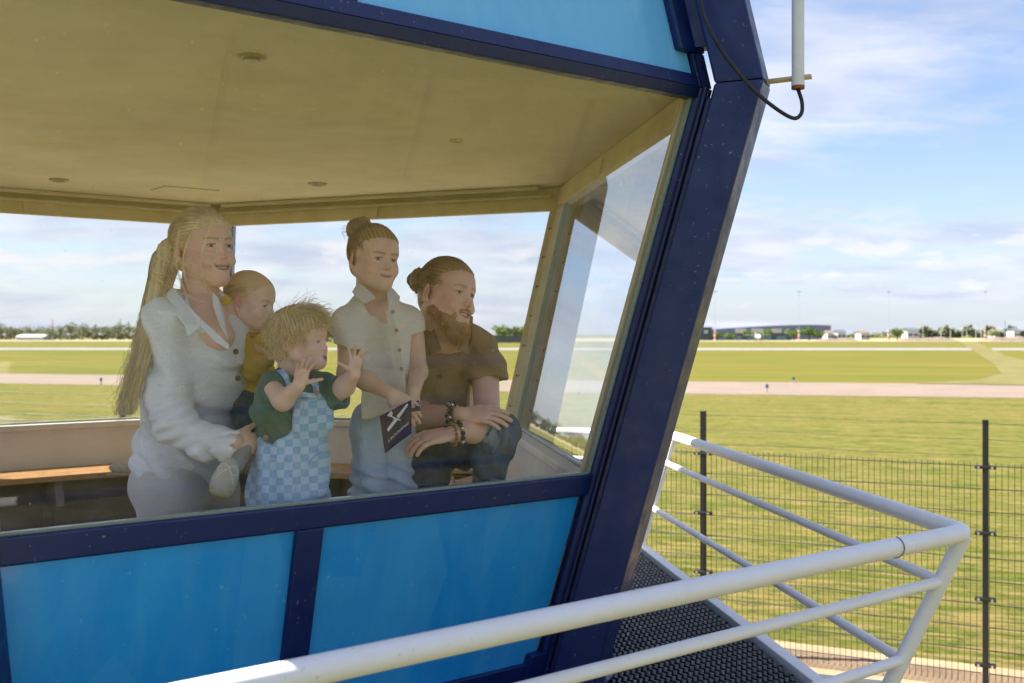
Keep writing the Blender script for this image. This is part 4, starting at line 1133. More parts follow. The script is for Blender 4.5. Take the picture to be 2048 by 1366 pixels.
def hair_cap(hd, tie, grow=.006, front=.062, side=-.012, nape=-.075, templ=.030, seed=1, groove=.0016, wav=8, earcut=True, lo=0):
    """close fitting hair combed toward the point tie (head-local)"""
    v = Vol(); K = hd.K
    v.ell((0, -.012, .036+.004*K), np.array((.0755+.004*K, .094+.002*K, .084+.004*K))+grow, k=.02)
    v.ell((0, .040, .047), (.058+.004*K+grow*.6, .044+.004*K+grow*.5, .040+.006*K+grow*.6), k=.03)
    v.ell((0, -.040, -.030), (.054+grow, .052+grow, .048), k=.03)
    def line(P):
        X, Y, Z = P[..., 0], P[..., 1], P[..., 2]; ax = np.abs(X)
        # hairline height as a function of how far forward we are
        zl = np.where(Y > .045, front+(-.25)*np.maximum(0, ax-.035)*1.2, 0)
        t1 = np.clip((Y-.012)/(.033), 0, 1); t1 = t1*t1*(3-2*t1)
        sidez = np.where(Y > -.006, side, 0)
        t2 = np.clip((Y+.030)/.024, 0, 1); t2 = t2*t2*(3-2*t2)
        bz_ = nape+(.018-nape)*t2*(1 if earcut else 0)
        front_ = front-.30*np.maximum(0, ax-.030)
        zz = np.where(Y > .012, templ*(1-t1)+front_*t1, np.where(Y > -.006, side+(templ-side)*np.clip((Y+.006)/.018, 0, 1), np.minimum(bz_, .022)))
        zz = zz+.002*np.sin(X*420+3*seed)+.0015*np.sin(Y*510)
        return zz-Z
    v.p.append(('cut', line, vec(-9e9, -9e9, -9e9), vec(9e9, 9e9, 9e9), .010))
    tie = np.asarray(tie, float); td = nrm(tie-vec(0, -.01, .03)); u = nrm(np.cross(td, (0, .3, 1) if abs(td[2]) < .9 else (0, 1, 0))); w = np.cross(td, u)
    def amp(P):
        q = P-vec(0, -.01, .03); a = np.arctan2(q @ u, q @ w)
        return groove*(np.sin(a*38+2*np.sin(a*7)+wav*.3*fbm(P, 30, seed, 2))*.6+.5*np.sin(a*83+3*fbm(P, 22, seed+1, 2)))
    V, F = v.run(hd.h*1.1, amp=amp)
    q = V-vec(0, -.01, .03); a = np.arctan2(q @ u, q @ w)
    tone = .86+.22*np.sin(a*46+2.5*fbm(V, 25, seed, 2))+.14*np.sin(a*103+2*fbm(V, 18, seed+4, 2))
    C = np.clip(tone, .45, 1.3)[:, None]*np.ones((1, 3))
    return hd.W(V), F, C
def scalp_strands(hd, tie, n, grow=.009, fly=.002, seed=3, zmin=-.02, m=10, fr=.058):
    r = np.random.default_rng(seed); out = []
    cc = vec(0, -.012, .036); rad = np.array((.0755+.004*hd.K, .094+.002*hd.K, .084+.004*hd.K))
    tl = (np.asarray(tie)-cc)/rad; tl = nrm(tl)
    while len(out) < n:
        d = r.normal(0, 1, 3); d /= np.linalg.norm(d); p = cc+d*rad
        lim = fr if p[1] > .045 else (.02 if p[1] > .0 else zmin)
        if p[2] < lim: continue
        ts = np.linspace(0, 1, m); pts = []
        ln = r.uniform(.35, .9)
        j1, j2 = r.normal(0, 1, 3)*fly, r.normal(0, 1, 3)*fly
        for t in ts:
            q = nrm(d*(1-t*ln)+tl*t*ln+1e-6); g = grow*(.4+.7*math.sin(math.pi*min(1, .15+t)))
            pts.append(cc+q*(rad+g)+j1*t+j2*math.sin(t*5)*t)
        out.append(pts)
    P = np.array(out); sh = P.shape
    return hd.W(P.reshape(-1, 3)).reshape(sh)

# ------------------------------------------------------------------ hands
def hand(v, wrist, d, n, side, L=.18, curl=(.3, .3, .3, .3), spread=.0, thumb=(.75, .55, .15), tcurl=.3, fl=1.0):
    """wrist joint, d: direction of the palm, n: the way the palm faces, side: +1 when the thumb lies along d x n"""
    w = np.asarray(wrist, float); d = nrm(d); n = nrm(n-np.dot(n, d)*np.asarray(d)); r = np.cross(d, n)*side
    R = np.stack([r, d, n], 1)
    v.ell(w+d*.27*L+r*.00*L, (.205*L, .30*L, .085*L), R, k=.05*L)
    v.ell(w+d*.22*L+r*.11*L+n*.03*L, (.11*L, .18*L, .085*L), R, k=.05*L)
    v.ell(w+d*.05*L, (.15*L, .14*L, .105*L), R, k=.06*L)
    offs = (.165, .057, -.055, -.158); lens = (.40, .455, .42, .33); base = (.455, .475, .455, .42); rr = (.050, .052, .050, .044)
    for i in range(4):
        p = w+d*base[i]*L+r*offs[i]*L; sp = (offs[i]/.165)*spread
        f = nrm(d*math.cos(sp)+r*math.sin(sp)); nn = n
        v.cap(w+d*.18*L+r*offs[i]*.8*L, p, rr[i]*L*1.05, rr[i]*L*1.08, k=.03*L)
        c_ = curl[i] if not isinstance(curl, (int, float)) else curl
        q = p
        for seg, (fr, cf) in enumerate(((.44, .8), (.31, 1.1), (.25, .8))):
            a = c_*cf; f = nrm(f*math.cos(a)+nn*math.sin(a)); nn = nrm(n-np.dot(n, f)*f) if abs(np.dot(n, f)) < .97 else nrm(nn-np.dot(nn, f)*f)
            nn = nrm(np.cross(np.cross(f, n) if np.linalg.norm(np.cross(f, n)) > .2 else r*side, f)) if False else nn
            e = q+f*lens[i]*fr*L*fl
            v.cap(q, e, rr[i]*L*(1-.07*seg), rr[i]*L*(.95-.09*seg), k=.012*L); q = e
    t0 = w+d*.13*L+r*.15*L+n*.02*L; td = nrm(d*thumb[0]+r*thumb[1]+n*thumb[2])
    t1 = t0+td*.20*L; v.cap(t0, t1, .072*L, .060*L, k=.04*L)
    td2 = nrm(td+n*tcurl*.5+d*tcurl*.5); t2 = t1+td2*.17*L; v.cap(t1, t2, .056*L, .052*L, k=.02*L)
    td3 = nrm(td2+n*tcurl*.4+d*tcurl*.4); v.cap(t2, t2+td3*.13*L, .052*L, .042*L, k=.012*L)
    return v
def cols_for(V, col, tip=None):
    return np.tile(np.array(col, float), (len(V), 1))
def skinparts(parts, col):
    out = []
    for V, F in parts: out.append((V, F, cols_for(V, col)))
    return out
def buttons(parent, pts, n, r, mat, name='button'):
    for p in pts:
        g = G(); g.disc(p, n, r, .003, 12); g.build(name, mat, parent, bevel=.0006)
def flat_piece(name, pts, thick, mat, parent, normal, sub=True):
    """a cloth piece from an outline of world points, with thickness, softly bevelled"""
    P = [Vector(p) for p in pts]; n = Vector(normal).normalized()*thick
    k = len(P); V = [tuple(p) for p in P]+[tuple(p+n) for p in P]
    F = [tuple(range(k))[::-1], tuple(range(k, 2*k))]+[(i, (i+1) % k, k+(i+1) % k, k+i) for i in range(k)]
    return mesh(name, V, F, mat, parent, bevel=thick*.45)
# ------------------------------------------------------------------ WOMAN
SKW = (.84, .58, .47)
def woman():
    root = empty('person', tuple(PW(385, 1000, 3.35)*vec(1, 1, 0)+vec(0, 0, CAMZ+ZF)))
    tag(root, 'blonde woman with a long ponytail in a white crinkled blouse holding a baby', 'person')
    B = basis(yp(40, 3), R_(-2)); hc = PW(407, 500, 3.28)
    hd = make_head(hc, B, 1.0, PW(398, 625, 3.30), smile=1.0, mopen=.5, skin=SKW, lip=(.52, .20, .17), brow=(.22, .14, .08), browd=.8, nr=.049, lidopen=.85, fem=1, gaze=.0, blush=.4)
    S = nrm(vec(-math.sin(R_(38)), -math.cos(R_(38)), 0)); Fw = vec(math.cos(R_(38)), -math.sin(R_(38)), 0); U = vec(0, 0, 1)
    R = np.stack([S, Fw, U], 1)
    # body under the clothes, hand
    v = Vol(); v.ell(PW(395, 700, 3.33), (.165, .095, .19), R, k=.05); v.cap(PW(398, 600, 3.30), PW(398, 660, 3.31), .052, .085, k=.04)
    v.cap(PW(345, 628, 3.24), PW(450, 622, 3.40), .045, .045, k=.05); v.ell(PW(385, 830, 3.36), (.10, .06, .2), R, k=.06)
    v.cap(PW(410, 625, 3.27), PW(440, 672, 3.235), .055, .045, k=.04)
    core = v.run(.007)
    v = Vol(); wr = PW(466, 880, 3.06)
    v.cap(PW(452, 884, 3.08), wr, .026, .024, k=.01)
    hand(v, wr, nrm(vec(.72, .66, -.22)), nrm(vec(-.66, .72, -.1)), 1, L=.150, curl=(.12, .28, .5, .6), spread=.20, thumb=(.80, .60, .0), tcurl=.05)
    ha = v.run(.0024)
    v = Vol(); wr2 = PW(500, 850, 3.47); hand(v, wr2, vec(-.4, -.5, -.3), vec(-.6, -.4, .3), 1, L=.17, curl=.5); v.cap(PW(505, 820, 3.5), wr2, .03, .025)
    hb = v.run(.0035)
    parts = [hd.body]+skinparts([core, ha, hb], SKW)
    V, F, C = join(parts); body = mesh('body', V, F, M['skin'], root, smooth=True, cols=C)
    face_parts(hd, root, body)
    # blouse
    v = Vol(); Y = 3.30
    v.ell(PW(388, 700, 3.33), (.172, .112, .19), R, k=.06)
    v.ell(PW(428, 730, 3.29), (.092, .062, .12), R, k=.07)
    v.ell(PW(382, 830, 3.34), (.150, .115, .20), R, k=.08)
    v.ell(PW(366, 930, 3.34), (.158, .118, .14), R, k=.06)
    v.cap(PW(330, 642, 3.19), PW(456, 640, 3.42), .062, .055, k=.06)
    v.cap(PW(376, 612, 3.26), PW(420, 612, 3.34), .048, .048, k=.04)
    # near sleeve: full, gathered at the elbow
    v.cap(PW(333, 660, 3.20), PW(334, 790, 3.16), .056, .056, k=.04)
    v.cap(PW(334, 790, 3.16), PW(350, 848, 3.13), .056, .057, k=.03)
    v.cap(PW(350, 848, 3.13), PW(408, 884, 3.10), .057, .052, k=.03)
    v.cap(PW(408, 884, 3.10), PW(456, 888, 3.08), .052, .044, k=.02)
    # far sleeve
    v.cap(PW(452, 650, 3.42), PW(480, 780, 3.56), .058, .06, k=.04)
    # openings
    v.cap(PW(402, 560, 3.27), PW(420, 628, 3.19), .056, .050, k=.006, op='s')
    v.cap(PW(420, 624, 3.17), PW(453, 682, 3.10), .034, .006, k=.006, op='s')
    hem = PW(345, 978, 3.2); 
    hp = hem; nn = nrm(vec(-.20, -.05, -1.0))
    v.p.append(('cut', lambda P: (P-hp) @ nn+.010*np.sin(P[..., 0]*22)+.006*np.sin(P[..., 0]*55), vec(-9e9, -9e9, -9e9), vec(9e9, 9e9, 9e9), .006))
    cp_ = PW(468, 892, 3.07); cn = nrm(PW(468, 892, 3.07)-PW(425, 902, 3.07))
    e0 = PW(340, 858, 3.07)
    def amp(P):
        z = P[:, 2]; 
        a = .0030*fbm(P, 16, 5, 3)
        # drag folds: radiating at the elbow, long vertical folds on the body, gathers on the forearm
        q = P-e0; rr = np.sqrt((q**2).sum(1)); we = np.exp(-(rr/.13)**2)
        a += we*.0036*ridge(P, (-.45, 0, 1), .036, 3, 1.3)
        wb = 1-we
        a += wb*.0062*ridge(P, (1, -.35, .45), .095, 8, 1.5)+wb*.0030*ridge(P, (.8, -.3, 1), .06, 28, 1.4)+.0003*ridge(P, (.15, 0, 1), .024, 18, 1.6)
        wl = np.exp(-((z-(hem[2]+.10))/.12)**2); a += wl*.0022*ridge(P, (.3, 0, 1), .055, 9, 1.8)
        # raised seam across the upper sleeve
        return a
    V, F = v.run(.0048, amp=amp, lo=None)
    bl = mesh('blouse', V, F, M['blouse'], root, smooth=True)
    # collar leaves, cuff
    def leaf(pts, th=.006): return flat_piece('collar', pts, th, M['blouse'], bl, (.25, -1, .25))
    leaf([PW(332, 588, 3.20), PW(348, 575, 3.21), PW(372, 606, 3.165), PW(404, 640, 3.13), PW(401, 654, 3.12), PW(377, 674, 3.10), PW(368, 650, 3.11), PW(346, 622, 3.15)], .007)
    leaf([PW(424, 584, 3.22), PW(436, 596, 3.21), PW(448, 628, 3.20), PW(453, 662, 3.13), PW(457, 680, 3.10), PW(440, 652, 3.13), PW(426, 612, 3.19)], .006)
    flat_piece('collar', [PW(401, 652, 3.125), PW(404, 640, 3.13), PW(430, 662, 3.10), PW(459, 690, 3.075), PW(458, 700, 3.07), PW(430, 684, 3.08)], .006, M['blouse'], bl, (.2, -1, .2))
    v = Vol(); a_ = PW(452, 893, 3.07); b_ = PW(474, 890, 3.07); v.cap(a_, b_, .045, .043, k=.01); v.cap(b_, b_+(b_-a_)*.6, .036, .034, k=.003, op='s')
    q = PW(474, 893, 3.07); v.p.append(('cut', lambda P: (P-q) @ nrm(vec(1, 0, -.25)), vec(-9e9, -9e9, -9e9), vec(9e9, 9e9, 9e9), .003))
    V, F = v.run(.004, amp=lambda P: .0025*ridge(P, (0, .4, 1), .03, 2)); mesh('cuff', V, F, M['blouse'], bl, smooth=True)
    # front placket and dark buttons
    g = G(); pl = [PW(459, 690, 3.085), PW(472, 722, 3.07), PW(477, 760, 3.085), PW(478, 800, 3.10), PW(474, 840, 3.13)]
    for (px, py, Y) in ((472, 703, 3.115), (476, 756, 3.112), (476, 806, 3.125)): buttons(bl, [PW(px, py, Y)-vec(-.005, .024, 0)], (.62, -.78, .05), .0085, M['button'])
    # trousers
    v = Vol(); v.ell(PW(350, 965, 3.34), (.150, .115, .13), R, k=.05)
    v.cap(PW(343, 985, 3.27), vec(*PW(340, 1300, 3.30)[:2], CAMZ+ZF+.08), .105, .085, k=.02); v.cap(PW(412, 985, 3.45), vec(*PW(420, 1300, 3.5)[:2], CAMZ+ZF+.08), .105, .085, k=.02)
    V, F = v.run(.008, amp=lambda P: .004*ridge(P, (1, -.2, .15), .12, 5, 1.2)+.002*fbm(P, 20, 4)); mesh('trousers', V, F, M['jersey'], root, smooth=True)
    v = Vol()
    for px, Yk in ((345, 3.2), (425, 3.4)):
        p = PW(px, 1250, Yk); f0 = vec(p[0], p[1], CAMZ+ZF+.035); v.cap(f0-Fw*.02, f0+Fw*.15, .042, .038, k=.01)
    V, F = v.run(.008); mesh('shoes', V, F, M['shoe'], root, smooth=True)
    # hair: cap, long ponytail, loose strands
    M['hairw'] = hair_mat('blonde_hair', (.86, .70, .42))
    tieL = (.0, -.118, .020)
    V1, F1, C1 = hair_cap(hd, tieL, grow=.010, front=.062, side=-.005, nape=-.06, templ=.030, seed=2, groove=.0009)
    # darker roots along the parting
    P2 = scalp_strands(hd, tieL, 1500, grow=.0135, fly=.0025, seed=5, zmin=-.03, fr=.062)
    tie = hd.W(tieL)
    V2, F2, C2 = strands(P2, .0007, .0004)
    # ponytail
    key = [tie, PW(338, 500, 3.27), PW(326, 545, 3.25), PW(311, 600, 3.20), PW(296, 660, 3.16), PW(280, 720, 3.13), PW(264, 775, 3.12), PW(252, 830, 3.12)]
    cl = cr_path(key, 5); m = len(cl); n = 2400; r = np.random.default_rng(4)
    th = r.uniform(0, 2*math.pi, n); rad = np.sqrt(r.random(n)); tt = np.linspace(0, 1, m)
    wid = np.interp(tt, [0, .08, .25, .5, .8, 1], [.020, .038, .042, .032, .019, .009]); dep = wid*.8
    ends = 1-.42*r.random(n)**1.6
    Pp = np.zeros((n, m, 3)); ph = r.uniform(0, 6.3, n)
    for j in range(m):
        t = tt[j]*ends; pos = np.stack([np.interp(t, tt, cl[:, q]) for q in range(3)], 1)
        wv = np.interp(t, tt, wid); wob = .0035*np.sin(ph+t*9)+.002*np.sin(ph*3+t*21)
        fan = np.clip((t-.6)/.4, 0, 1)**2*r.normal(0, 1, n)*0
        pos[:, 0] += np.cos(th)*rad*wv+wob; pos[:, 1] += np.sin(th)*rad*wv*.9; pos[:, 2] += .15*np.cos(th)*rad*wv
        Pp[:, j] = pos
    fanx = r.normal(0, .012, n); tq = np.clip((tt-.55)/.45, 0, 1)**2; Pp[:, :, 0] += fanx[:, None]*tq[None, :]; Pp[:, :, 1] += (r.normal(0, .008, n))[:, None]*tq[None, :]
    tone = r.uniform(.65, 1.35, n)*(.92+.12*np.cos(th)); V3, F3, C3 = strands(Pp, .0008, .0005, tone)
    # inner mass so the tail is not see-through
    v = Vol()
    for i in range(m-6): v.cap(cl[i], cl[i+1], wid[i]*.78, wid[i+1]*.78, k=.01)
    V4, F4 = v.run(.005, amp=lambda P: .001*ridge(P, (1, .3, .1), .012, 6, .8)); C4 = (.80+.14*np.sin(V4[:, 0]*900+3*fbm(V4, 20, 3, 2)))[:, None]*np.ones((1, 3))
    # loose strands by the face and stray hairs blown forward
    L = []
    def loose(keys, n, jit):
        c_ = cr_path(keys, 6)
        for _ in range(n):
            a, b, ph = r.normal(0, jit, 3), r.normal(0, jit, 3), r.uniform(0, 6)
            t = np.linspace(0, 1, len(c_))[:, None]; L.append(np.array([np.interp(np.linspace(0, 1, 24), t[:, 0], (c_+a*(.3+t)+b*np.sin(t*3+ph))[:, q]) for q in range(3)]).T)
    loose([PW(424, 440, 3.20), PW(414, 470, 3.165), PW(404, 505, 3.155), PW(402, 540, 3.15), PW(412, 570, 3.15), PW(420, 590, 3.14)], 16, .0010)
    loose([PW(398, 440, 3.19), PW(376, 480, 3.16), PW(366, 520, 3.15), PW(372, 560, 3.15), PW(378, 575, 3.15)], 10, .0014)
    loose([PW(360, 460, 3.18), PW(352, 510, 3.16), PW(362, 560, 3.16), PW(372, 590, 3.15)], 8, .002)
    for _ in range(26):
        s0 = PW(r.uniform(300, 345), r.uniform(490, 560), 3.20); e = s0+vec(r.uniform(.05, .16), -.03, r.uniform(-.10, -.01)); mid = (s0+e)/2+vec(0, -.03, r.uniform(-.02, .01))
        loose([s0, mid, e], 1, .001)
    V5, F5, C5 = strands(np.array(L), .0006, .0004, r.uniform(.9, 1.45, len(L)))
    # wispy flyaways at the end of the tail
    E = []
    for _ in range(70):
        s0 = PW(r.uniform(250, 275), r.uniform(700, 780), 3.16); E.append(np.array([s0+vec(-.05*t*r.uniform(.2, 1)+.008*math.sin(t*4+_), 0, -.13*t) for t in np.linspace(0, 1, 10)]))
    V6, F6, C6 = strands(np.array(E), .0005, .0003)
    V, F, C = join([(V1, F1, C1), (V2, F2, C2), (V3, F3, C3), (V4, F4, C4), (V5, F5, C5), (V6, F6, C6)])
    hr = mesh('hair', V, F, M['hairw'], root, smooth=True, cols=C)
    V, F = uvsphere(tie+vec(-.006, 0, 0), .016); mesh('hair_tie', V, F, M['hairw'] if 0 else M['collarbeige'], root, smooth=True)
    # ear ring and finger ring
    e = hd.W((.088, .002, -.044)); g = G(); g.tube([e+vec(math.cos(a)*.007, 0, math.sin(a)*.009) for a in np.linspace(0, 2*math.pi, 14, endpoint=False)], .0013, 6, closed=True); g.build('earring', M['gold'], root, smooth=True)
    q = PW(494, 911, 3.06); dd = nrm(vec(.9, .1, -.4)); u = nrm(np.cross(dd, (0, 0, 1))); w = np.cross(dd, u)
    g = G(); g.tube([q+(u*math.cos(a)+w*math.sin(a))*.0098 for a in np.linspace(0, 2*math.pi, 16, endpoint=False)], .0013, 6, closed=True); g.build('ring', M['gold'], root, smooth=True)
woman()

# ------------------------------------------------------------------ BABY
def baby():
    SKB = (.86, .62, .49); s = .80
    root = empty('person', tuple(PW(485, 870, 3.42))); tag(root, 'baby with short fine hair in a mustard top, held on the arm of the woman', 'person')
    B = basis(yp(14, -8), R_(3)); hc = PW(499, 606, 3.42)
    hd = make_head(hc, B, s, PW(487, 672, 3.44), kid=1.0, smile=0, mopen=.2, skin=SKB, lip=(.50, .20, .17), brow=(.40, .24, .13), browd=.5, nr=.045, lidopen=.6, cheek=.006, blush=.35)
    Fw = nrm(vec(.9, -.35, 0)); S = nrm(np.cross(Fw, (0, 0, 1))); R = np.stack([S, Fw, vec(0, 0, 1)], 1)
    v = Vol(); v.ell(PW(492, 730, 3.45), (.07, .065, .12), R, k=.04); v.cap(PW(490, 660, 3.44), PW(492, 700, 3.45), .035, .05, k=.03); core = v.run(.006)
    v = Vol(); wr = PW(534, 716, 3.33); v.cap(PW(505, 700, 3.40), wr, .024, .018); hand(v, wr, vec(.6, -.4, .1), vec(.2, .3, -1), 1, L=.085, curl=.5); ha = v.run(.003)
    V, F, C = join([hd.body]+skinparts([core, ha], SKB)); body = mesh('body', V, F, M['skin'], root, smooth=True, cols=C); face_parts(hd, root, body)
    v = Vol(); v.ell(PW(492, 728, 3.45), (.088, .082, .125), R, k=.04); v.cap(PW(470, 676, 3.41), PW(512, 678, 3.49), .034, .034, k=.04); v.ell(PW(498, 768, 3.43), (.085, .085, .07), R, k=.04)
    v.cap(PW(474, 690, 3.38), PW(508, 735, 3.32), .036, .036, k=.03); v.cap(PW(508, 735, 3.32), PW(530, 722, 3.33), .034, .028, k=.02)
    v.cap(hd.W((0, -.02, -.09)), PW(490, 668, 3.43), .046, .044, k=.005, op='s')
    V, F = v.run(.004, amp=lambda P: .0028*ridge(P, (.5, 0, 1), .04, 12, 1.4)+.0015*fbm(P, 30, 3)); sw = mesh('jumper', V, F, M['mustard'], root, smooth=True)
    v = Vol(); q = PW(489, 664, 3.43)
    v.cap(q-S*.03, q+S*.03, .030, .030, k=.01); v.cap(q+vec(0, 0, .03), q-vec(0, 0, .03), .036, .036, k=.003, op='s'); 
    flat_piece('collar', [PW(452, 648, 3.385), PW(468, 643, 3.37), PW(474, 652, 3.355), PW(486, 664, 3.35), PW(470, 668, 3.35), PW(454, 660, 3.37)], .005, M['collarbeige'], sw, (0, -1, .3))
    # jeans: bottom and both legs astride the hip of the woman
    v = Vol(); v.ell(PW(496, 815, 3.44), (.095, .085, .075), R, k=.03); v.cap(PW(488, 812, 3.36), PW(500, 852, 3.22), .050, .040, k=.03); v.cap(PW(500, 852, 3.22), PW(480, 905, 3.15), .036, .030, k=.02)
    v.cap(PW(510, 815, 3.5), PW(528, 860, 3.52), .055, .045, k=.02); 
    V, F = v.run(.005, amp=lambda P: .0025*ridge(P, (.3, 0, 1), .035, 7, 1.2)); mesh('jeans', V, F, M['babyjean'], root, smooth=True)
    v = Vol(); v.cap(PW(487, 893, 3.10), PW(470, 930, 3.06), .030, .026, k=.01); V, F = v.run(.004); mesh('sock', V, F, M['sock'], root, smooth=True)
    # shoe, toe down toward the camera
    def shoe(c, tip, w, name='shoe'):
        c = np.asarray(c); tip = np.asarray(tip); d = nrm(tip-c); fr = nrm(vec(.2, -1, .05)-np.dot(vec(.2, -1, .05), d)*d); sd = np.cross(d, fr); R2 = np.stack([sd, d, fr], 1); Ls = np.linalg.norm(tip-c)
        v = Vol(); v.ell(c+d*Ls*.05, (w*.80, .036, .034), R2, k=.02); v.ell(c+d*Ls*.62, (w, .036, .026), R2, k=.025)
        V, F = v.run(.003, amp=lambda P: .0008*fbm(P, 90, 2)); so = mesh(name, V, F, M['shoe'], root, smooth=True)
        v = Vol(); v.ell(c+d*Ls*.62-fr*.012, (w*1.10, .044, .012), R2, k=.01); v.ell(c+d*Ls*.10-fr*.014, (w*.9, .045, .012), R2, k=.02); v.ell(c+d*(Ls*.62+.026)+fr*.002, (w*.86, .016, .018), R2, k=.012)
        V, F = v.run(.003); mesh('sole', V, F, M['sole'], so, smooth=True)
        for i in range(4):
            p = c+d*Ls*(-.05+.16*i)+fr*(.034-.0025*i); g = G(); hw = w*(.42-.03*i)
            g.tube([p-sd*hw-fr*.006, p+fr*.001, p+sd*hw-fr*.006], .0017, 6); g.build('lace', M['lace'], so, smooth=True)
        p = c+fr*.034
        for sg in (-1, 1):
            g = G(); g.tube(bez([p, p+sd*sg*.016+d*-.008+fr*.006, p+sd*sg*.028+d*.012+fr*.003, p+sd*sg*.010+d*.014+fr*.006, p], 5), .0014, 6); g.tube(bez([p, p+sd*sg*.012+d*.014+fr*.006, p+sd*sg*.026+d*.040+fr*.002], 5), .0014, 6); g.build('lace', M['lace'], so, smooth=True)
    shoe(PW(458, 938, 3.04), PW(440, 985, 3.02), .034)
    shoe(PW(500, 905, 3.52), PW(490, 930, 3.5), .030)
    # fine short hair and a yellow bow
    M['hairb'] = hair_mat('fine_light_brown_hair', (.80, .57, .34))
    V1, F1, C1 = hair_cap(hd, (0, -.10, -.04), grow=.0022, front=.056, side=.0, nape=-.055, templ=.03, seed=5, groove=.0005)
    P2 = scalp_strands(hd, (0, -.13, .0), 500, grow=.0035, fly=.0015, seed=8, zmin=-.03, fr=.060); V2, F2, C2 = strands(P2, .00045, .0003)
    V, F, C = join([(V1, F1, .9+.25*(C1-C1.mean())), (V2, F2, .9+.4*(C2-.9))]); mesh('hair', V, F, M['hairb'], root, smooth=True, cols=C)
    M['bow'] = paint('yellow_hair_bow', (.68, .45, .05), None, .7, 20, .3)
    v = Vol(); q = PW(453, 598, 3.27); [v.ell(q+vec(math.cos(a_)*.0095, 0, math.sin(a_)*.0095-.003), (.0068, .006, .0068), k=.0015) for a_ in (0.3, 1.55, 2.8, 4.1, 5.3)]; v.ell(q-vec(0, .004, .003), (.0045, .005, .0045), k=.002)
    V, F = v.run(.002, amp=lambda P: .001*ridge(P, (.3, 1, .6), .008, 2)); mesh('hair_bow', V, F, M['bow'], root, smooth=True)
baby()

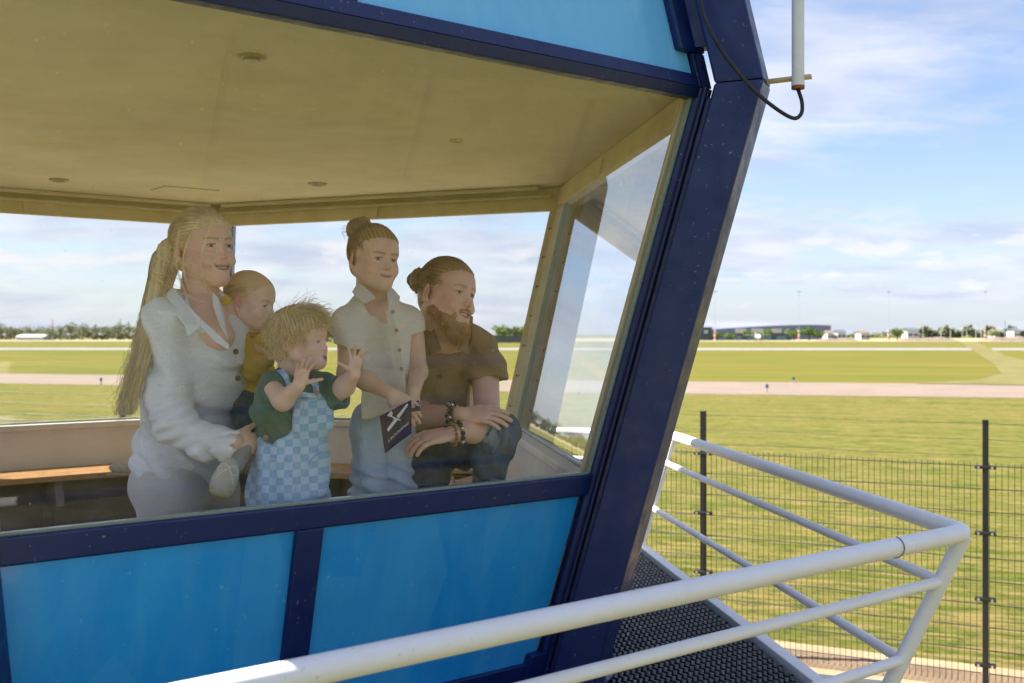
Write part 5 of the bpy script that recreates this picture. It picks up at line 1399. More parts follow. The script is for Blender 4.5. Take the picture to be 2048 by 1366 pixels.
# ------------------------------------------------------------------ TODDLER in dungarees
def toddler():
    SKT = (.88, .62, .51); s = .79
    foot = PW(575, 1010, 3.13); root = empty('person', (foot[0], foot[1], CAMZ+ZB)); tag(root, 'blond toddler in checked denim dungarees and green t-shirt holding both hands against the glass', 'person')
    B = basis(yp(12, 2), R_(2)); hc = PW(600, 684, 3.12)
    hd = make_head(hc, B, s, PW(582, 757, 3.14), kid=1.0, smile=0, mopen=.8, skin=SKT, lip=(.55, .17, .17), brow=(.45, .30, .16), browd=.4, nr=.046, lidopen=.8, cheek=.005, blush=.6)
    Fw = nrm(vec(.80, -.60, 0)); S = nrm(np.cross(Fw, (0, 0, 1))); R = np.stack([S, Fw, vec(0, 0, 1)], 1)
    v = Vol(); v.ell(PW(585, 810, 3.15), (.078, .068, .12), R, k=.04); v.cap(PW(584, 745, 3.14), PW(584, 780, 3.15), .036, .055, k=.03); core = v.run(.006)
    v = Vol(); wr = PW(597, 772, 2.985)
    v.cap(PW(548, 782, 3.06), PW(566, 800, 3.02), .029, .028, k=.02); v.cap(PW(566, 800, 3.02), wr, .028, .0185, k=.02)
    hand(v, wr, nrm(vec(.28, -.25, .90)), nrm(vec(.50, -.85, -.2)), 1, L=.098, curl=(.12, .15, .18, .25), spread=.30, thumb=(.35, .95, .1), tcurl=.1); h1 = v.run(.0020)
    v = Vol(); wr = PW(708, 748, 3.055)
    v.cap(PW(668, 792, 3.13), PW(690, 772, 3.10), .028, .027, k=.02); v.cap(PW(690, 772, 3.10), wr, .027, .0185, k=.02)
    hand(v, wr, nrm(vec(.16, -.20, .95)), nrm(vec(.55, -.80, 0)), -1, L=.098, curl=(.10, .12, .15, .2), spread=.42, thumb=(.45, .9, .1), tcurl=.1); h2 = v.run(.0020)
    V, F, C = join([hd.body]+skinparts([core, h1, h2], SKT)); body = mesh('body', V, F, M['skin'], root, smooth=True, cols=C); face_parts(hd, root, body)
    # t-shirt with wide short sleeves
    v = Vol(); v.ell(PW(588, 812, 3.15), (.094, .083, .115), R, k=.04); v.cap(PW(552, 772, 3.10), PW(632, 770, 3.22), .036, .036, k=.05)
    v.cap(PW(548, 776, 3.10), PW(532, 822, 3.05), .040, .046, k=.03); v.cap(PW(640, 774, 3.20), PW(676, 786, 3.14), .042, .050, k=.03)
    v.ell(PW(575, 860, 3.15), (.095, .085, .06), R, k=.04)
    a = PW(536, 834, 3.03); v.cap(a+vec(.03, -.03, -.02), a+vec(.06, -.05, .0), .034, .04, k=.004, op='s')
    a = PW(546, 838, 3.04); v.p.append(('cut', lambda P: np.where(P[..., 1] < 3.10, (P-PW(545, 845, 3.05)) @ nrm(vec(.35, -.2, -1)), -1), vec(-9e9, -9e9, -9e9), vec(9e9, 9e9, 9e9), .003)) if 0 else None
    v.p.append(('cut', lambda P: (P-PW(694, 790, 3.12)) @ nrm(vec(1, -.1, -.2)), vec(-9e9, -9e9, -9e9), vec(9e9, 9e9, 9e9), .003))
    v.cap(hd.W((0, 0, -.10)), PW(586, 752, 3.12), .046, .046, k=.005, op='s')
    v.cap(PW(680, 784, 3.13), PW(700, 778, 3.10), .034, .040, k=.004, op='s')
    V, F = v.run(.004, amp=lambda P: .0028*ridge(P, (1, 0, .7), .045, 4, 1.3)+.0012*fbm(P, 30, 3)); ts = mesh('tshirt', V, F, M['green'], root, smooth=True)
    v = Vol(); q = PW(586, 750, 3.13)
    g = G(); g.tube([PW(586, 749, 3.13)+S*math.cos(a)*.045+Fw*math.sin(a)*.045+vec(0, 0, -.010*math.sin(a)) for a in np.linspace(0, 2*math.pi, 24, endpoint=False)], .0055, 8, closed=True); g.build('neckband', M['green'], ts, smooth=True)
    # dungarees
    v = Vol()
    v.ell(PW(590, 860, 3.145), (.100, .092, .09), R, k=.05); v.ell(PW(582, 930, 3.15), (.112, .102, .10), R, k=.06); v.ell(PW(575, 985, 3.15), (.115, .102, .08), R, k=.06)
    v.box(PW(602, 826, 3.135), (.068, .080, .058), R, rnd=.03, k=.03)
    v.cap(PW(548, 1000, 3.12), vec(*PW(542, 1050, 3.12)[:2], CAMZ+ZB+.05), .070, .060, k=.02); v.cap(PW(618, 1000, 3.2), vec(*PW(622, 1050, 3.2)[:2], CAMZ+ZB+.05), .068, .060, k=.02)
    v.p.append(('cut', lambda P: (P-PW(600, 790, 3.1)) @ nrm(vec(-.05, 0, 1)), vec(-9e9, -9e9, -9e9), vec(9e9, 9e9, 9e9), .004))
    # armholes scooped at both sides
    v.ell(PW(545, 825, 3.07), (.050, .070, .085), R, k=.012, op='s'); v.ell(PW(655, 818, 3.24), (.040, .070, .07), R, k=.012, op='s')
    V, F = v.run(.004, amp=lambda P: .0035*ridge(P, (1, -.3, .25), .07, 14, 1.5)+.0018*fbm(P, 26, 3)); du = mesh('dungarees', V, F, M['check'], root, smooth=True)
    # straps over the shoulders, bib hem, buttons, pockets
    def surf_strip(name, keys, w, th, mat, par, side_=(1, 0, 0)):
        c_ = cr_path(keys, 6); g = G(); n = len(c_); sd = nrm(side_)
        for i in range(n-1):
            d = nrm(c_[i+1]-c_[i]); s1 = nrm(sd-np.dot(sd, d)*d); nn_ = np.cross(s1, d)
            P = [c_[i]-s1*w, c_[i]+s1*w, c_[i]+s1*w+nn_*th, c_[i]-s1*w+nn_*th, c_[i+1]-s1*w, c_[i+1]+s1*w, c_[i+1]+s1*w+nn_*th, c_[i+1]-s1*w+nn_*th]; g.hexa(P)
        return g.build(name, mat, par)
    surf_strip('strap', [PW(556, 748, 3.13), PW(562, 742, 3.07), PW(574, 756, 3.035), PW(580, 775, 3.035), PW(586, 795, 3.035)], .008, -.004, M['check'], du, (.8, -.5, .2))
    surf_strip('strap', [PW(624, 760, 3.10), PW(632, 772, 3.07), PW(634, 790, 3.065)], .009, -.004, M['check'], du, (.8, -.5, .0))
    for q in (PW(634, 786, 3.045), PW(581, 790, 3.02), PW(531, 875, 3.035)): buttons(du, [q], (.5, -.86, 0), .0075, M['buttonl'])
    surf_strip('bib_hem', [PW(580, 796, 3.040), PW(598, 789, 3.030), PW(618, 790, 3.038), PW(640, 792, 3.065)], .0065, -.003, M['check'], du, (0, 0, 1))
    surf_strip('pocket', [PW(535, 918, 3.045), PW(556, 920, 3.036), PW(580, 925, 3.032)], .0045, -.003, M['check'], du, (0, 0, 1)); surf_strip('pocket', [PW(618, 930, 3.05), PW(632, 914, 3.075), PW(646, 909, 3.10)], .0045, -.003, M['check'], du, (0, 0, 1))
    g = G(); g.tube([PW(607, 800, 3.034), PW(606, 870, 3.030), PW(598, 930, 3.026), PW(590, 985, 3.03)], .0010, 5); g.build('seam', M['lightjean'], du, smooth=True)
    v = Vol()
    for px, Yk in ((548, 3.12), (622, 3.2)):
        p = PW(px, 1050, Yk); f0 = vec(p[0], p[1], CAMZ+ZB+.022); v.cap(f0-Fw*.02, f0+Fw*.08, .028, .026, k=.01)
    V, F = v.run(.006); mesh('shoes', V, F, M['shoe'], root, smooth=True)
    # tousled curly blond hair
    M['hairt'] = hair_mat('tousled_blond_hair', (.90, .70, .40))
    V1, F1, C1 = hair_cap(hd, (-.01, -.05, .13), grow=.010, front=.050, side=-.022, nape=-.072, templ=.012, seed=9, groove=.004)
    r = np.random.default_rng(12); cc = vec(0, -.012, .036); rad = np.array((.083, .100, .092)); P = []
    while len(P) < 2300:
        d = r.normal(0, 1, 3); d /= np.linalg.norm(d); p = cc+d*rad
        lim = .046 if p[1] > .05 else (.0 if p[1] > -.0 else -.055)
        if p[2] < lim: continue
        ln = r.uniform(.030, .070)*(1.0+.5*(d[2] > .5)); m = 9
        fwd = vec(0, .9, -.35) if d[1] > -.2 else vec(0, -.25, -.9); 
        if abs(d[0]) > .6 and d[2] < .5: fwd = vec(0, .2, -1)
        dirn = nrm(d*.30+fwd*.9+r.normal(0, .30, 3)); ax_ = nrm(np.cross(dirn, d+1e-3)); cu = r.uniform(.003, .007); fr = r.uniform(2, 5); ph = r.uniform(0, 6)
        pts = []
        for t in np.linspace(0, 1, m):
            q = p+dirn*ln*t+d*.012*math.sin(math.pi*t)-d*.010*t*t+(ax_*math.sin(fr*t*2+ph)+d*math.cos(fr*t*2+ph)*.6)*cu*t
            pts.append(q)
        P.append(pts)
    for _ in range(70):      # wild curls standing off the crown
        d = nrm(vec(r.normal(0, .5), r.uniform(-.5, .9), 1.0)); p = cc+d*rad; dirn = nrm(d*.55+vec(0, r.uniform(.2, 1.2), .1)+r.normal(0, .25, 3)); ln = r.uniform(.045, .085); ph = r.uniform(0, 6); ax_ = nrm(np.cross(dirn, d+1e-3))
        P.append([p+dirn*ln*t+vec(0, 0, -.035)*t*t+(ax_*math.sin(5*t+ph))*.008*t for t in np.linspace(0, 1, 9)])
    P = np.array(P); V2, F2, C2 = strands(hd.W(P.reshape(-1, 3)).reshape(P.shape), .0006, .0003, r.uniform(.6, 1.35, len(P)))
    V, F, C = join([(V1, F1, C1*.85), (V2, F2, C2)]); mesh('hair', V, F, M['hairt'], root, smooth=True, cols=C)
toddler()

# ------------------------------------------------------------------ BOY
def boy():
    SKC = (.80, .55, .40); s = .90
    foot = PW(760, 1000, 3.45); root = empty('person', (foot[0], foot[1], CAMZ+ZB)); tag(root, 'child with hair in a top knot, cream shirt and light jeans holding booklets', 'person')
    B = basis(yp(52, -2), R_(4)); hc = PW(747, 520, 3.42)
    hd = make_head(hc, B, s, PW(744, 615, 3.46), kid=.55, smile=.55, mopen=0, skin=SKC, lip=(.58, .27, .21), brow=(.22, .13, .07), browd=.8, nr=.044, lidopen=.95, blush=.3, gaze=.15)
    Fw = nrm(vec(.60, -.80, 0)); S = nrm(np.cross(Fw, (0, 0, 1))); R = np.stack([S, Fw, vec(0, 0, 1)], 1)
    v = Vol(); v.ell(PW(755, 690, 3.47), (.12, .070, .16), R, k=.04); v.cap(PW(744, 590, 3.45), PW(748, 635, 3.46), .040, .07, k=.03); core = v.run(.007)
    # arms: near arm comes forward across the belly, far arm hangs in front
    v = Vol(); el = PW(695, 748, 3.33); wr = PW(782, 788, 3.21)
    v.cap(PW(696, 680, 3.39), el, .034, .030, k=.02); v.cap(el, PW(735, 762, 3.27), .031, .028, k=.02); v.cap(PW(735, 762, 3.27), wr, .028, .0195, k=.02)
    hand(v, wr, nrm(vec(.72, -.10, -.52)), nrm(vec(-.15, .9, -.35)), -1, L=.140, curl=(.35, .38, .42, .45), spread=.08, thumb=(.8, .45, .35), tcurl=.3); h1 = v.run(.0024)
    v = Vol(); el = PW(836, 745, 3.46); wr = PW(828, 782, 3.30)
    v.cap(PW(829, 670, 3.53), el, .032, .029, k=.02); v.cap(el, wr, .029, .0195, k=.02)
    hand(v, wr, nrm(vec(-.02, -.35, -.85)), nrm(vec(-.80, .35, -.2)), 1, L=.140, curl=(.45, .5, .5, .55), spread=.06, thumb=(.8, .4, .3), tcurl=.3); h2 = v.run(.0024)
    V, F, C = join([hd.body]+skinparts([core, h1, h2], SKC)); body = mesh('body', V, F, M['skin'], root, smooth=True, cols=C); face_parts(hd, root, body)
    # shirt
    v = Vol(); v.ell(PW(755, 700, 3.47), (.142, .090, .17), R, k=.05); v.ell(PW(755, 775, 3.46), (.138, .092, .13), R, k=.06); v.ell(PW(757, 830, 3.46), (.142, .098, .09), R, k=.06)
    v.cap(PW(700, 640, 3.41), PW(812, 636, 3.55), .045, .045, k=.05); v.cap(PW(728, 608, 3.43), PW(768, 608, 3.47), .036, .034, k=.04)
    v.cap(PW(690, 650, 3.39), PW(700, 690, 3.37), .048, .052, k=.03); v.cap(PW(822, 640, 3.54), PW(829, 672, 3.53), .042, .046, k=.03)
    v.p.append(('cut', lambda P: (P-PW(757, 833, 3.4)) @ nrm(vec(-.03, 0, -1))+.004*np.sin(P[..., 0]*30), vec(-9e9, -9e9, -9e9), vec(9e9, 9e9, 9e9), .004))
    def sleeve(P):
        X = P[..., 0]; xl = PW(726, 690, 3.38)[0]; xr = PW(822, 690, 3.5)[0]
        a = np.where(X < PW(724, 0, 3.38)[0], (P-PW(700, 694, 3.37)) @ nrm(vec(-.18, 0, -1)), -1.0)
        b = np.where(X > PW(824, 0, 3.5)[0], (P-PW(832, 666, 3.5)) @ nrm(vec(.1, 0, -1)), -1.0)
        return np.maximum(a, b)
    v.p.append(('cut', sleeve, vec(-9e9, -9e9, -9e9), vec(9e9, 9e9, 9e9), .002))
    v.cap(PW(745, 570, 3.44), PW(752, 605, 3.40), .046, .042, k=.005, op='s'); v.cap(PW(752, 605, 3.38), PW(779, 628, 3.34), .036, .008, k=.005, op='s')
    V, F = v.run(.0045, amp=lambda P: .0032*ridge(P, (1, 0, .55), .085, 24, 1.5)+.0016*fbm(P, 24, 3)+.002*ridge(P, (.2, 0, 1), .07, 2, 1.5)); sh = mesh('shirt', V, F, M['cream_shirt'], root, smooth=True)
    flat_piece('collar', [PW(704, 584, 3.39), PW(716, 566, 3.41), PW(728, 572, 3.375), PW(752, 596, 3.335), PW(731, 608, 3.33), PW(712, 596, 3.36)], .006, M['cream_shirt'], sh, (.1, -1, .2))
    flat_piece('collar', [PW(776, 572, 3.42), PW(786, 578, 3.42), PW(800, 594, 3.40), PW(799, 600, 3.38), PW(786, 604, 3.35), PW(778, 616, 3.33), PW(774, 592, 3.36)], .006, M['cream_shirt'], sh, (.3, -1, .2))
    # placket strip of slabs down the front with tan buttons
    kp = [PW(778, 622, 3.352), PW(786, 660, 3.325), PW(794, 700, 3.318), PW(800, 745, 3.318), PW(806, 790, 3.32), PW(808, 830, 3.325)]
    c_ = cr_path(kp, 5); g = G(); sd = nrm(vec(.9, -.3, 0))
    for i in range(len(c_)-1):
        a, b = c_[i], c_[i+1]; n_ = vec(0, -.006, 0); g.hexa([a-sd*.011+vec(0, .03, 0), a+sd*.011+vec(0, .03, 0), a+sd*.011+n_, a-sd*.011+n_, b-sd*.011+vec(0, .03, 0), b+sd*.011+vec(0, .03, 0), b+sd*.011+n_, b-sd*.011+n_])
    g.build('placket', M['cream_shirt'], sh)
    buttons(sh, [PW(786, 624, 3.335)+vec(0, -.008, 0), PW(793, 661, 3.318)+vec(0, -.006, 0), PW(799, 700, 3.312)+vec(0, -.004, 0), PW(803, 738, 3.314)+vec(0, -.004, 0)], (.5, -.86, 0), .0062, M['buttonl'])
    # jeans
    v = Vol(); v.ell(PW(762, 855, 3.47), (.108, .084, .10), R, k=.05)
    def zb(px, py, Y, z): p = PW(px, py, Y); return vec(p[0], p[1], CAMZ+z)
    v.chain([PW(738, 870, 3.42), PW(739, 935, 3.40), PW(741, 985, 3.40), zb(739, 1000, 3.42, ZB+.05)], [.060, .055, .060, .058], k=.02)
    v.chain([PW(790, 870, 3.50), PW(790, 935, 3.47), PW(797, 985, 3.47), zb(797, 1000, 3.48, ZB+.05)], [.062, .054, .060, .058], k=.02)
    def ampj(P):
        zk = PW(0, 965, 3.4)[2]; w = np.exp(-((P[:, 2]-zk)/.07)**2)
        return .0065*w*ridge(P, (.4, 0, 1), .045, 31, 1.4)+.0030*ridge(P, (1, 0, .3), .08, 8, 1.4)+.0016*fbm(P, 26, 5)
    V, F = v.run(.005, amp=ampj); je = mesh('jeans', V, F, M['lightjean'], root, smooth=True)
    g = G(); g.tube([PW(722, 840, 3.345), PW(721, 900, 3.345), PW(722, 980, 3.335)], .0016, 5); g.build('seam', M['check'], je, smooth=True)
    v = Vol()
    for px, Yk in ((733, 3.4), (797, 3.47)):
        p = PW(px, 1000, Yk); f0 = vec(p[0], p[1], CAMZ+ZB+.03); v.cap(f0-Fw*.03, f0+Fw*.11, .034, .030, k=.01)
    V, F = v.run(.006); mesh('shoes', V, F, M['shoe'], root, smooth=True)
    # hair pulled up into a knot
    M['hairc'] = hair_mat('light_brown_hair', (.48, .30, .13)); tieL = (.012, -.075, .125)
    V1, F1, C1 = hair_cap(hd, tieL, grow=.006, front=.070, side=-.010, nape=-.062, templ=.040, seed=14, groove=.0007)
    P2 = scalp_strands(hd, tieL, 1200, grow=.008, fly=.0018, seed=15, zmin=-.045, fr=.070); V2, F2, C2 = strands(P2, .0006, .0004)
    tie = hd.W(tieL); kc = PW(714, 462, 3.44)
    v = Vol(); v.ell(kc, (.034, .032, .030), k=.01); v.ell(kc+vec(-.010, 0, .020), (.020, .02, .016), k=.008); v.cap(kc, tie, .024, .028, k=.02)
    r = np.random.default_rng(3)
    def kamp(P): q = P-kc; a = np.arctan2(q[:, 2], q[:, 0]); rr = np.linalg.norm(q, axis=1); return .0022*np.sin(a*3+rr*620)+.001*np.sin(a*19+rr*200)
    V3, F3 = v.run(.0026, amp=kamp); q = V3-kc; C3 = (.8+.25*np.sin(np.arctan2(q[:, 2], q[:, 0])*3+np.linalg.norm(q, axis=1)*620))[:, None]*np.ones((1, 3))
    P = []
    for _ in range(240):
        a0 = r.uniform(0, 6.3); R0 = r.uniform(.024, .037); tl = r.uniform(-.9, .9); L_ = r.uniform(1.2, 2.6); e = nrm(vec(math.cos(tl), math.sin(tl), .3*r.normal())); u_ = nrm(np.cross(e, (0, 1, .2))); w_ = np.cross(e, u_)
        P.append([kc+(u_*math.cos(a0+L_*t)+w_*math.sin(a0+L_*t))*R0*(1+.1*math.sin(5*t)) for t in np.linspace(0, 1, 10)])
    for _ in range(22):
        a0 = r.uniform(0, 6.3); P.append([kc+vec(math.cos(a0), 0, math.sin(a0))*(.028+.022*t)+vec(.01*math.sin(4*t+a0), 0, -.014*t*t) for t in np.linspace(0, 1, 10)])
    V4, F4, C4 = strands(np.array(P), .0008, .0004)
    V, F, C = join([(V1, F1, C1), (V2, F2, C2), (V3, F3, C3), (V4, F4, C4)]); mesh('hair', V, F, M['hairc'], root, smooth=True, cols=C)
boy()

# ------------------------------------------------------------------ MAN
def man():
    SKM = (.80, .52, .41)
    foot = PW(900, 990, 3.7); root = empty('person', (foot[0], foot[1], CAMZ+ZB)); tag(root, 'bearded man crouching in a brown shirt and ripped jeans, hair tied back', 'person')
    B = basis(yp(40, -2), R_(10)); hc = PW(893, 590, 3.62)
    hd = make_head(hc, B, 1.03, PW(880, 710, 3.72), smile=.9, mopen=.85, skin=SKM, lip=(.48, .20, .16), brow=(.28, .17, .09), browd=.7, nr=.058, lidopen=.75, blush=.5, gaze=.15)
    Fw = nrm(vec(.66, -.75, 0)); S = nrm(np.cross(Fw, (0, 0, 1))); R = np.stack([S, Fw, vec(0, 0, 1)], 1)
    v = Vol(); v.ell(PW(890, 800, 3.80), (.13, .07, .18), R, k=.05); v.cap(PW(884, 670, 3.70), PW(888, 710, 3.74), .055, .07, k=.04); v.ell(PW(895, 688, 3.66), (.08, .05, .045), R, k=.04); core = v.run(.008)
    # his left arm (picture right): elbow on the knee, forearm falling across to the left
    v = Vol(); el = PW(975, 840, 3.52); wr = PW(907, 868, 3.34)
    v.cap(PW(970, 740, 3.70), el, .048, .042, k=.03); v.cap(el, PW(945, 858, 3.44), .044, .041, k=.03); v.cap(PW(945, 858, 3.44), wr, .040, .027, k=.03)
    hand(v, wr, nrm(vec(-.80, -.25, -.10)), nrm(vec(-.15, .35, -.9)), -1, L=.185, curl=(.42, .46, .42, .38), spread=.12, thumb=(.75, .50, .2), tcurl=.25); h1 = v.run(.0026)
    # his right arm: forearm horizontal behind, hand resting on the left elbow
    v = Vol(); el = PW(838, 832, 3.62); wr = PW(920, 830, 3.42)
    v.cap(PW(846, 740, 3.78), el, .048, .044, k=.03); v.cap(el, wr, .043, .027, k=.03)
    hand(v, wr, nrm(vec(.92, -.10, .0)), nrm(vec(.05, .55, -.8)), 1, L=.180, curl=(.20, .25, .28, .30), spread=.10, thumb=(.8, .45, .1), tcurl=.2); h2 = v.run(.0026)
    V, F, C = join([hd.body]+skinparts([core, h1, h2], SKM)); body = mesh('body', V, F, M['skin'], root, smooth=True, cols=C); face_parts(hd, root, body)
    # shirt
    v = Vol(); v.ell(PW(900, 760, 3.76), (.190, .120, .20), R, k=.06); v.ell(PW(880, 840, 3.78), (.18, .13, .16), R, k=.07)
    v.cap(PW(850, 690, 3.66), PW(946, 702, 3.80), .066, .062, k=.06); v.cap(PW(866, 655, 3.70), PW(910, 665, 3.74), .055, .05, k=.05)
    v.cap(PW(958, 702, 3.76), PW(968, 738, 3.70), .070, .072, k=.04); v.cap(PW(968, 738, 3.70), PW(974, 765, 3.66), .070, .068, k=.03)
    v.cap(PW(842, 690, 3.70), PW(838, 760, 3.68), .070, .068, k=.04)
    v.p.append(('cut', lambda P: np.where(P[..., 0] > PW(938, 0, 3.7)[0], (P-PW(975, 758, 3.66)) @ nrm(vec(.05, -.2, -1)), -1.), vec(-9e9, -9e9, -9e9), vec(9e9, 9e9, 9e9), .003))
    v.cap(PW(888, 630, 3.68), PW(902, 680, 3.60), .062, .058, k=.006, op='s'); v.cap(PW(902, 676, 3.58), PW(895, 706, 3.56), .036, .006, k=.006, op='s')
    V, F = v.run(.0055, amp=lambda P: .0045*ridge(P, (.9, 0, .6), .10, 44, 1.5)+.002*fbm(P, 22, 3)+.0025*ridge(P, (.2, .2, 1), .075, 12, 1.5)); sh = mesh('shirt', V, F, M['brown'], root, smooth=True)
    flat_piece('collar', [PW(846, 625, 3.68), PW(858, 615, 3.69), PW(866, 655, 3.60), PW(884, 700, 3.55), PW(862, 712, 3.56), PW(850, 672, 3.62)], .007, M['brown'], sh, (0, -1, .2))
    flat_piece('collar', [PW(938, 630, 3.72), PW(946, 634, 3.72), PW(943, 680, 3.62), PW(937, 708, 3.585), PW(915, 700, 3.56), PW(930, 668, 3.62)], .007, M['brown'], sh, (.2, -1, .2))
    g = G(); kp = cr_path([PW(893, 716, 3.570), PW(876, 745, 3.565), PW(872, 790, 3.575), PW(872, 815, 3.59)], 5)
    g.tube(kp, .002, 5); g.build('seam', M['brown'], sh, smooth=True); buttons(sh, [PW(880, 753, 3.575)-vec(0, .012, 0)], (.3, -.95, 0), .0085, M['button'])
    # trousers: left thigh forward, shank down; right knee on the bench
    v = Vol(); kn = PW(990, 868, 3.50)
    v.chain([PW(880, 885, 3.86), PW(930, 882, 3.68), kn], [.105, .088, .074], k=.04)
    v.ell(kn, (.072, .070, .072), k=.03)
    v.chain([kn+vec(0, 0, -.01), PW(984, 915, 3.50), PW(978, 946, 3.52)], [.068, .058, .054], k=.03)
    v.chain([PW(868, 880, 3.84), PW(852, 950, 3.66), PW(853, 990, 3.62)], [.095, .072, .066], k=.03)
    v.cap(PW(853, 990, 3.62), vec(*PW(862, 1000, 4.0)[:2], CAMZ+ZB+.06), .062, .048, k=.02)
    V, F = v.run(.0055, amp=lambda P: .0038*ridge(P, (1, 0, .5), .06, 17, 1.5)+.002*fbm(P, 26, 8))
    m, t, b = newmat('ripped_dark_denim'); o = objc(t)
    at = t.nodes.new('ShaderNodeAttribute'); at.attribute_name = 'Col'; nn_ = noise(t, mapping(t, o, (1, 1, .5)), 40, 6, .7, .8); n3 = noise(t, o, 9, 5, .6)
    sepc = t.nodes.new('ShaderNodeSeparateColor'); t.links.new(at.outputs['Color'], sepc.inputs[0])
    base = mix(t, ramp(t, n3, [(.35, 0.0), (.65, 1.0)]), (.025, .055, .120), (.075, .115, .18))
    f = mathn(t, 'MULTIPLY', sepc.outputs[0], ramp(t, nn_, [(.38, .1), (.56, 1.0)]), clamp=True)
    t.links.new(mix(t, f, base, (.34, .40, .46)), b.inputs['Base Color']); b.inputs['Roughness'].default_value = .85; bumpn(t, b, nn_, .3, .003)
    wk = np.exp(-(((V-(kn+vec(-.02, -.06, .035)))**2).sum(1))/(.062**2)); Cj = np.clip(wk*1.3, 0, 1)[:, None]*np.ones((1, 3))
    je = mesh('jeans', V, F, m, root, smooth=True, cols=Cj)
    r = np.random.default_rng(5); L_ = []
    for _ in range(26):
        p = kn+vec(r.uniform(-.045, .055), 0, r.uniform(-.02, .055)); dz = r.uniform(.006, .014); rad2 = (p[0]-kn[0])**2+(p[2]-kn[2])**2
        p[1] = kn[1]-math.sqrt(max(.0004, .0755**2-rad2))-.001; L_.append([p+vec(.002*math.sin(3*t), 0, dz*(t-.5)) for t in np.linspace(0, 1, 5)])
    v5 = strands(np.array(L_), .0011, .0009, r.uniform(.9, 1.1, len(L_))); mesh('frayed_threads', v5[0], v5[1], M['lace'], je, smooth=True)
    v = Vol(); a = PW(978, 944, 3.52); b2 = PW(977, 966, 3.52); v.cap(a, b2, .054, .053, k=.01)
    v.p.append(('cut', lambda P: np.abs(P[..., 2]-(a[2]+b2[2])/2)-.030, vec(-9e9, -9e9, -9e9), vec(9e9, 9e9, 9e9), .004))
    V, F = v.run(.004, amp=lambda P: .001*fbm(P, 60, 3)); M['cuffd'] = cloth_mat('pale_denim_cuff', (.22, .25, .29), None, 300, .4)[0]; mesh('cuff', V, F, M['cuffd'], je, smooth=True)
    v = Vol(); p = vec(*PW(978, 960, 3.68)[:2], CAMZ+ZB+.05); v.cap(PW(978, 955, 3.54), p, .045, .048, k=.02); v.cap(p-vec(0, 0, .01), p+vec(.09, -.02, -.012), .040, .036, k=.02); v.cap(vec(*PW(862, 1000, 4.05)[:2], CAMZ+ZB+.05), vec(*PW(880, 1000, 4.2)[:2], CAMZ+ZB+.06), .045, .04)
    V, F = v.run(.006); M['boot'] = paint('brown_boot_leather', (.10, .055, .03), None, .5, 20, .4); mesh('boots', V, F, M['boot'], root, smooth=True)
    # hair tied back, bun, beard and moustache
    M['hairm'] = hair_mat('reddish_brown_hair', (.43, .27, .13)); M['beard'] = hair_mat('ginger_beard', (.60, .33, .14)); tieL = (.010, -.125, .048)
    V1, F1, C1 = hair_cap(hd, tieL, grow=.006, front=.074, side=-.030, nape=-.060, templ=.018, seed=24, groove=.0009)
    P2 = scalp_strands(hd, tieL, 1300, grow=.008, fly=.0018, seed=25, zmin=-.03, fr=.076); V2, F2, C2 = strands(P2, .0006, .0004)
    tie = hd.W(tieL); kc = PW(838, 560, 3.66); r = np.random.default_rng(9)
    v = Vol(); v.ell(kc+vec(0, 0, .012), (.026, .03, .032), k=.01); v.ell(kc+vec(-.004, 0, -.018), (.026, .028, .028), k=.01); v.cap(kc, tie, .026, .026, k=.02)
    def kamp(P): q = P-kc; a = np.arctan2(q[:, 2], q[:, 0]); rr = np.linalg.norm(q, axis=1); return .002*np.sin(a*2+rr*560)+.001*np.sin(a*17+rr*220)
    V3, F3 = v.run(.003, amp=kamp); q = V3-kc; C3 = (.7+.22*np.sin(np.arctan2(q[:, 2], q[:, 0])*2+np.linalg.norm(q, axis=1)*560))[:, None]*np.ones((1, 3))
    P = []
    for _ in range(220):
        a0 = r.uniform(0, 6.3); R0 = r.uniform(.026, .038); tl = r.uniform(-.9, .9); L2 = r.uniform(1.2, 2.6); e = nrm(vec(.2, 1, .5*r.normal())); u_ = nrm(np.cross(e, (0, .2, 1))); w_ = np.cross(e, u_)
        P.append([kc+(u_*math.cos(a0+L2*t)*1.15+w_*math.sin(a0+L2*t)*.85)*R0 for t in np.linspace(0, 1, 10)])
    for _ in range(16):
        P.append([kc+vec(-.01+.02*r.random(), -.01, -.03)+vec(.01*math.sin(3*t+_)+.012*t, 0, -.035*t) for t in np.linspace(0, 1, 10)])
    V4, F4, C4 = strands(np.array(P), .0008, .0004)
    V, F, C = join([(V1, F1, C1), (V2, F2, C2), (V3, F3, C3), (V4, F4, C4)]); mesh('hair', V, F, M['hairm'], root, smooth=True, cols=C)
    g = G(); g.tube([PW(848, 545, 3.60), PW(850, 556, 3.59), PW(847, 564, 3.60)], .006, 8); g.build('hair_clip', M['steel'], root, smooth=True)
    mw, my, mz, op_, up = hd.mouth
    v = Vol()
    for x in (-1, 1):
        v.chain([(x*.072, -.004, -.030), (x*.062, .014, -.062), (x*.040, .052, -.092), (x*.015, .078, -.112)], [.007, .013, .020, .023], k=.02)
        v.chain([(x*.003, my+.000, mz+.010), (x*.018, my-.007, mz+.006), (x*.031, my-.018, mz-.010), (x*.036, my-.026, mz-.028)], [.0055, .0065, .0075, .010], k=.006)
    v.ell((0, .072, -.114), (.031, .024, .030), k=.025); v.ell((0, .066, -.132), (.022, .018, .018), k=.025); v.ell((0, my-.010, mz-.024-op_*2), (.014, .010, .009), k=.008)
    v.ell((0, my+.002, mz-.003-op_), (mw*.95, .020, .0085+op_), k=.004, op='s')
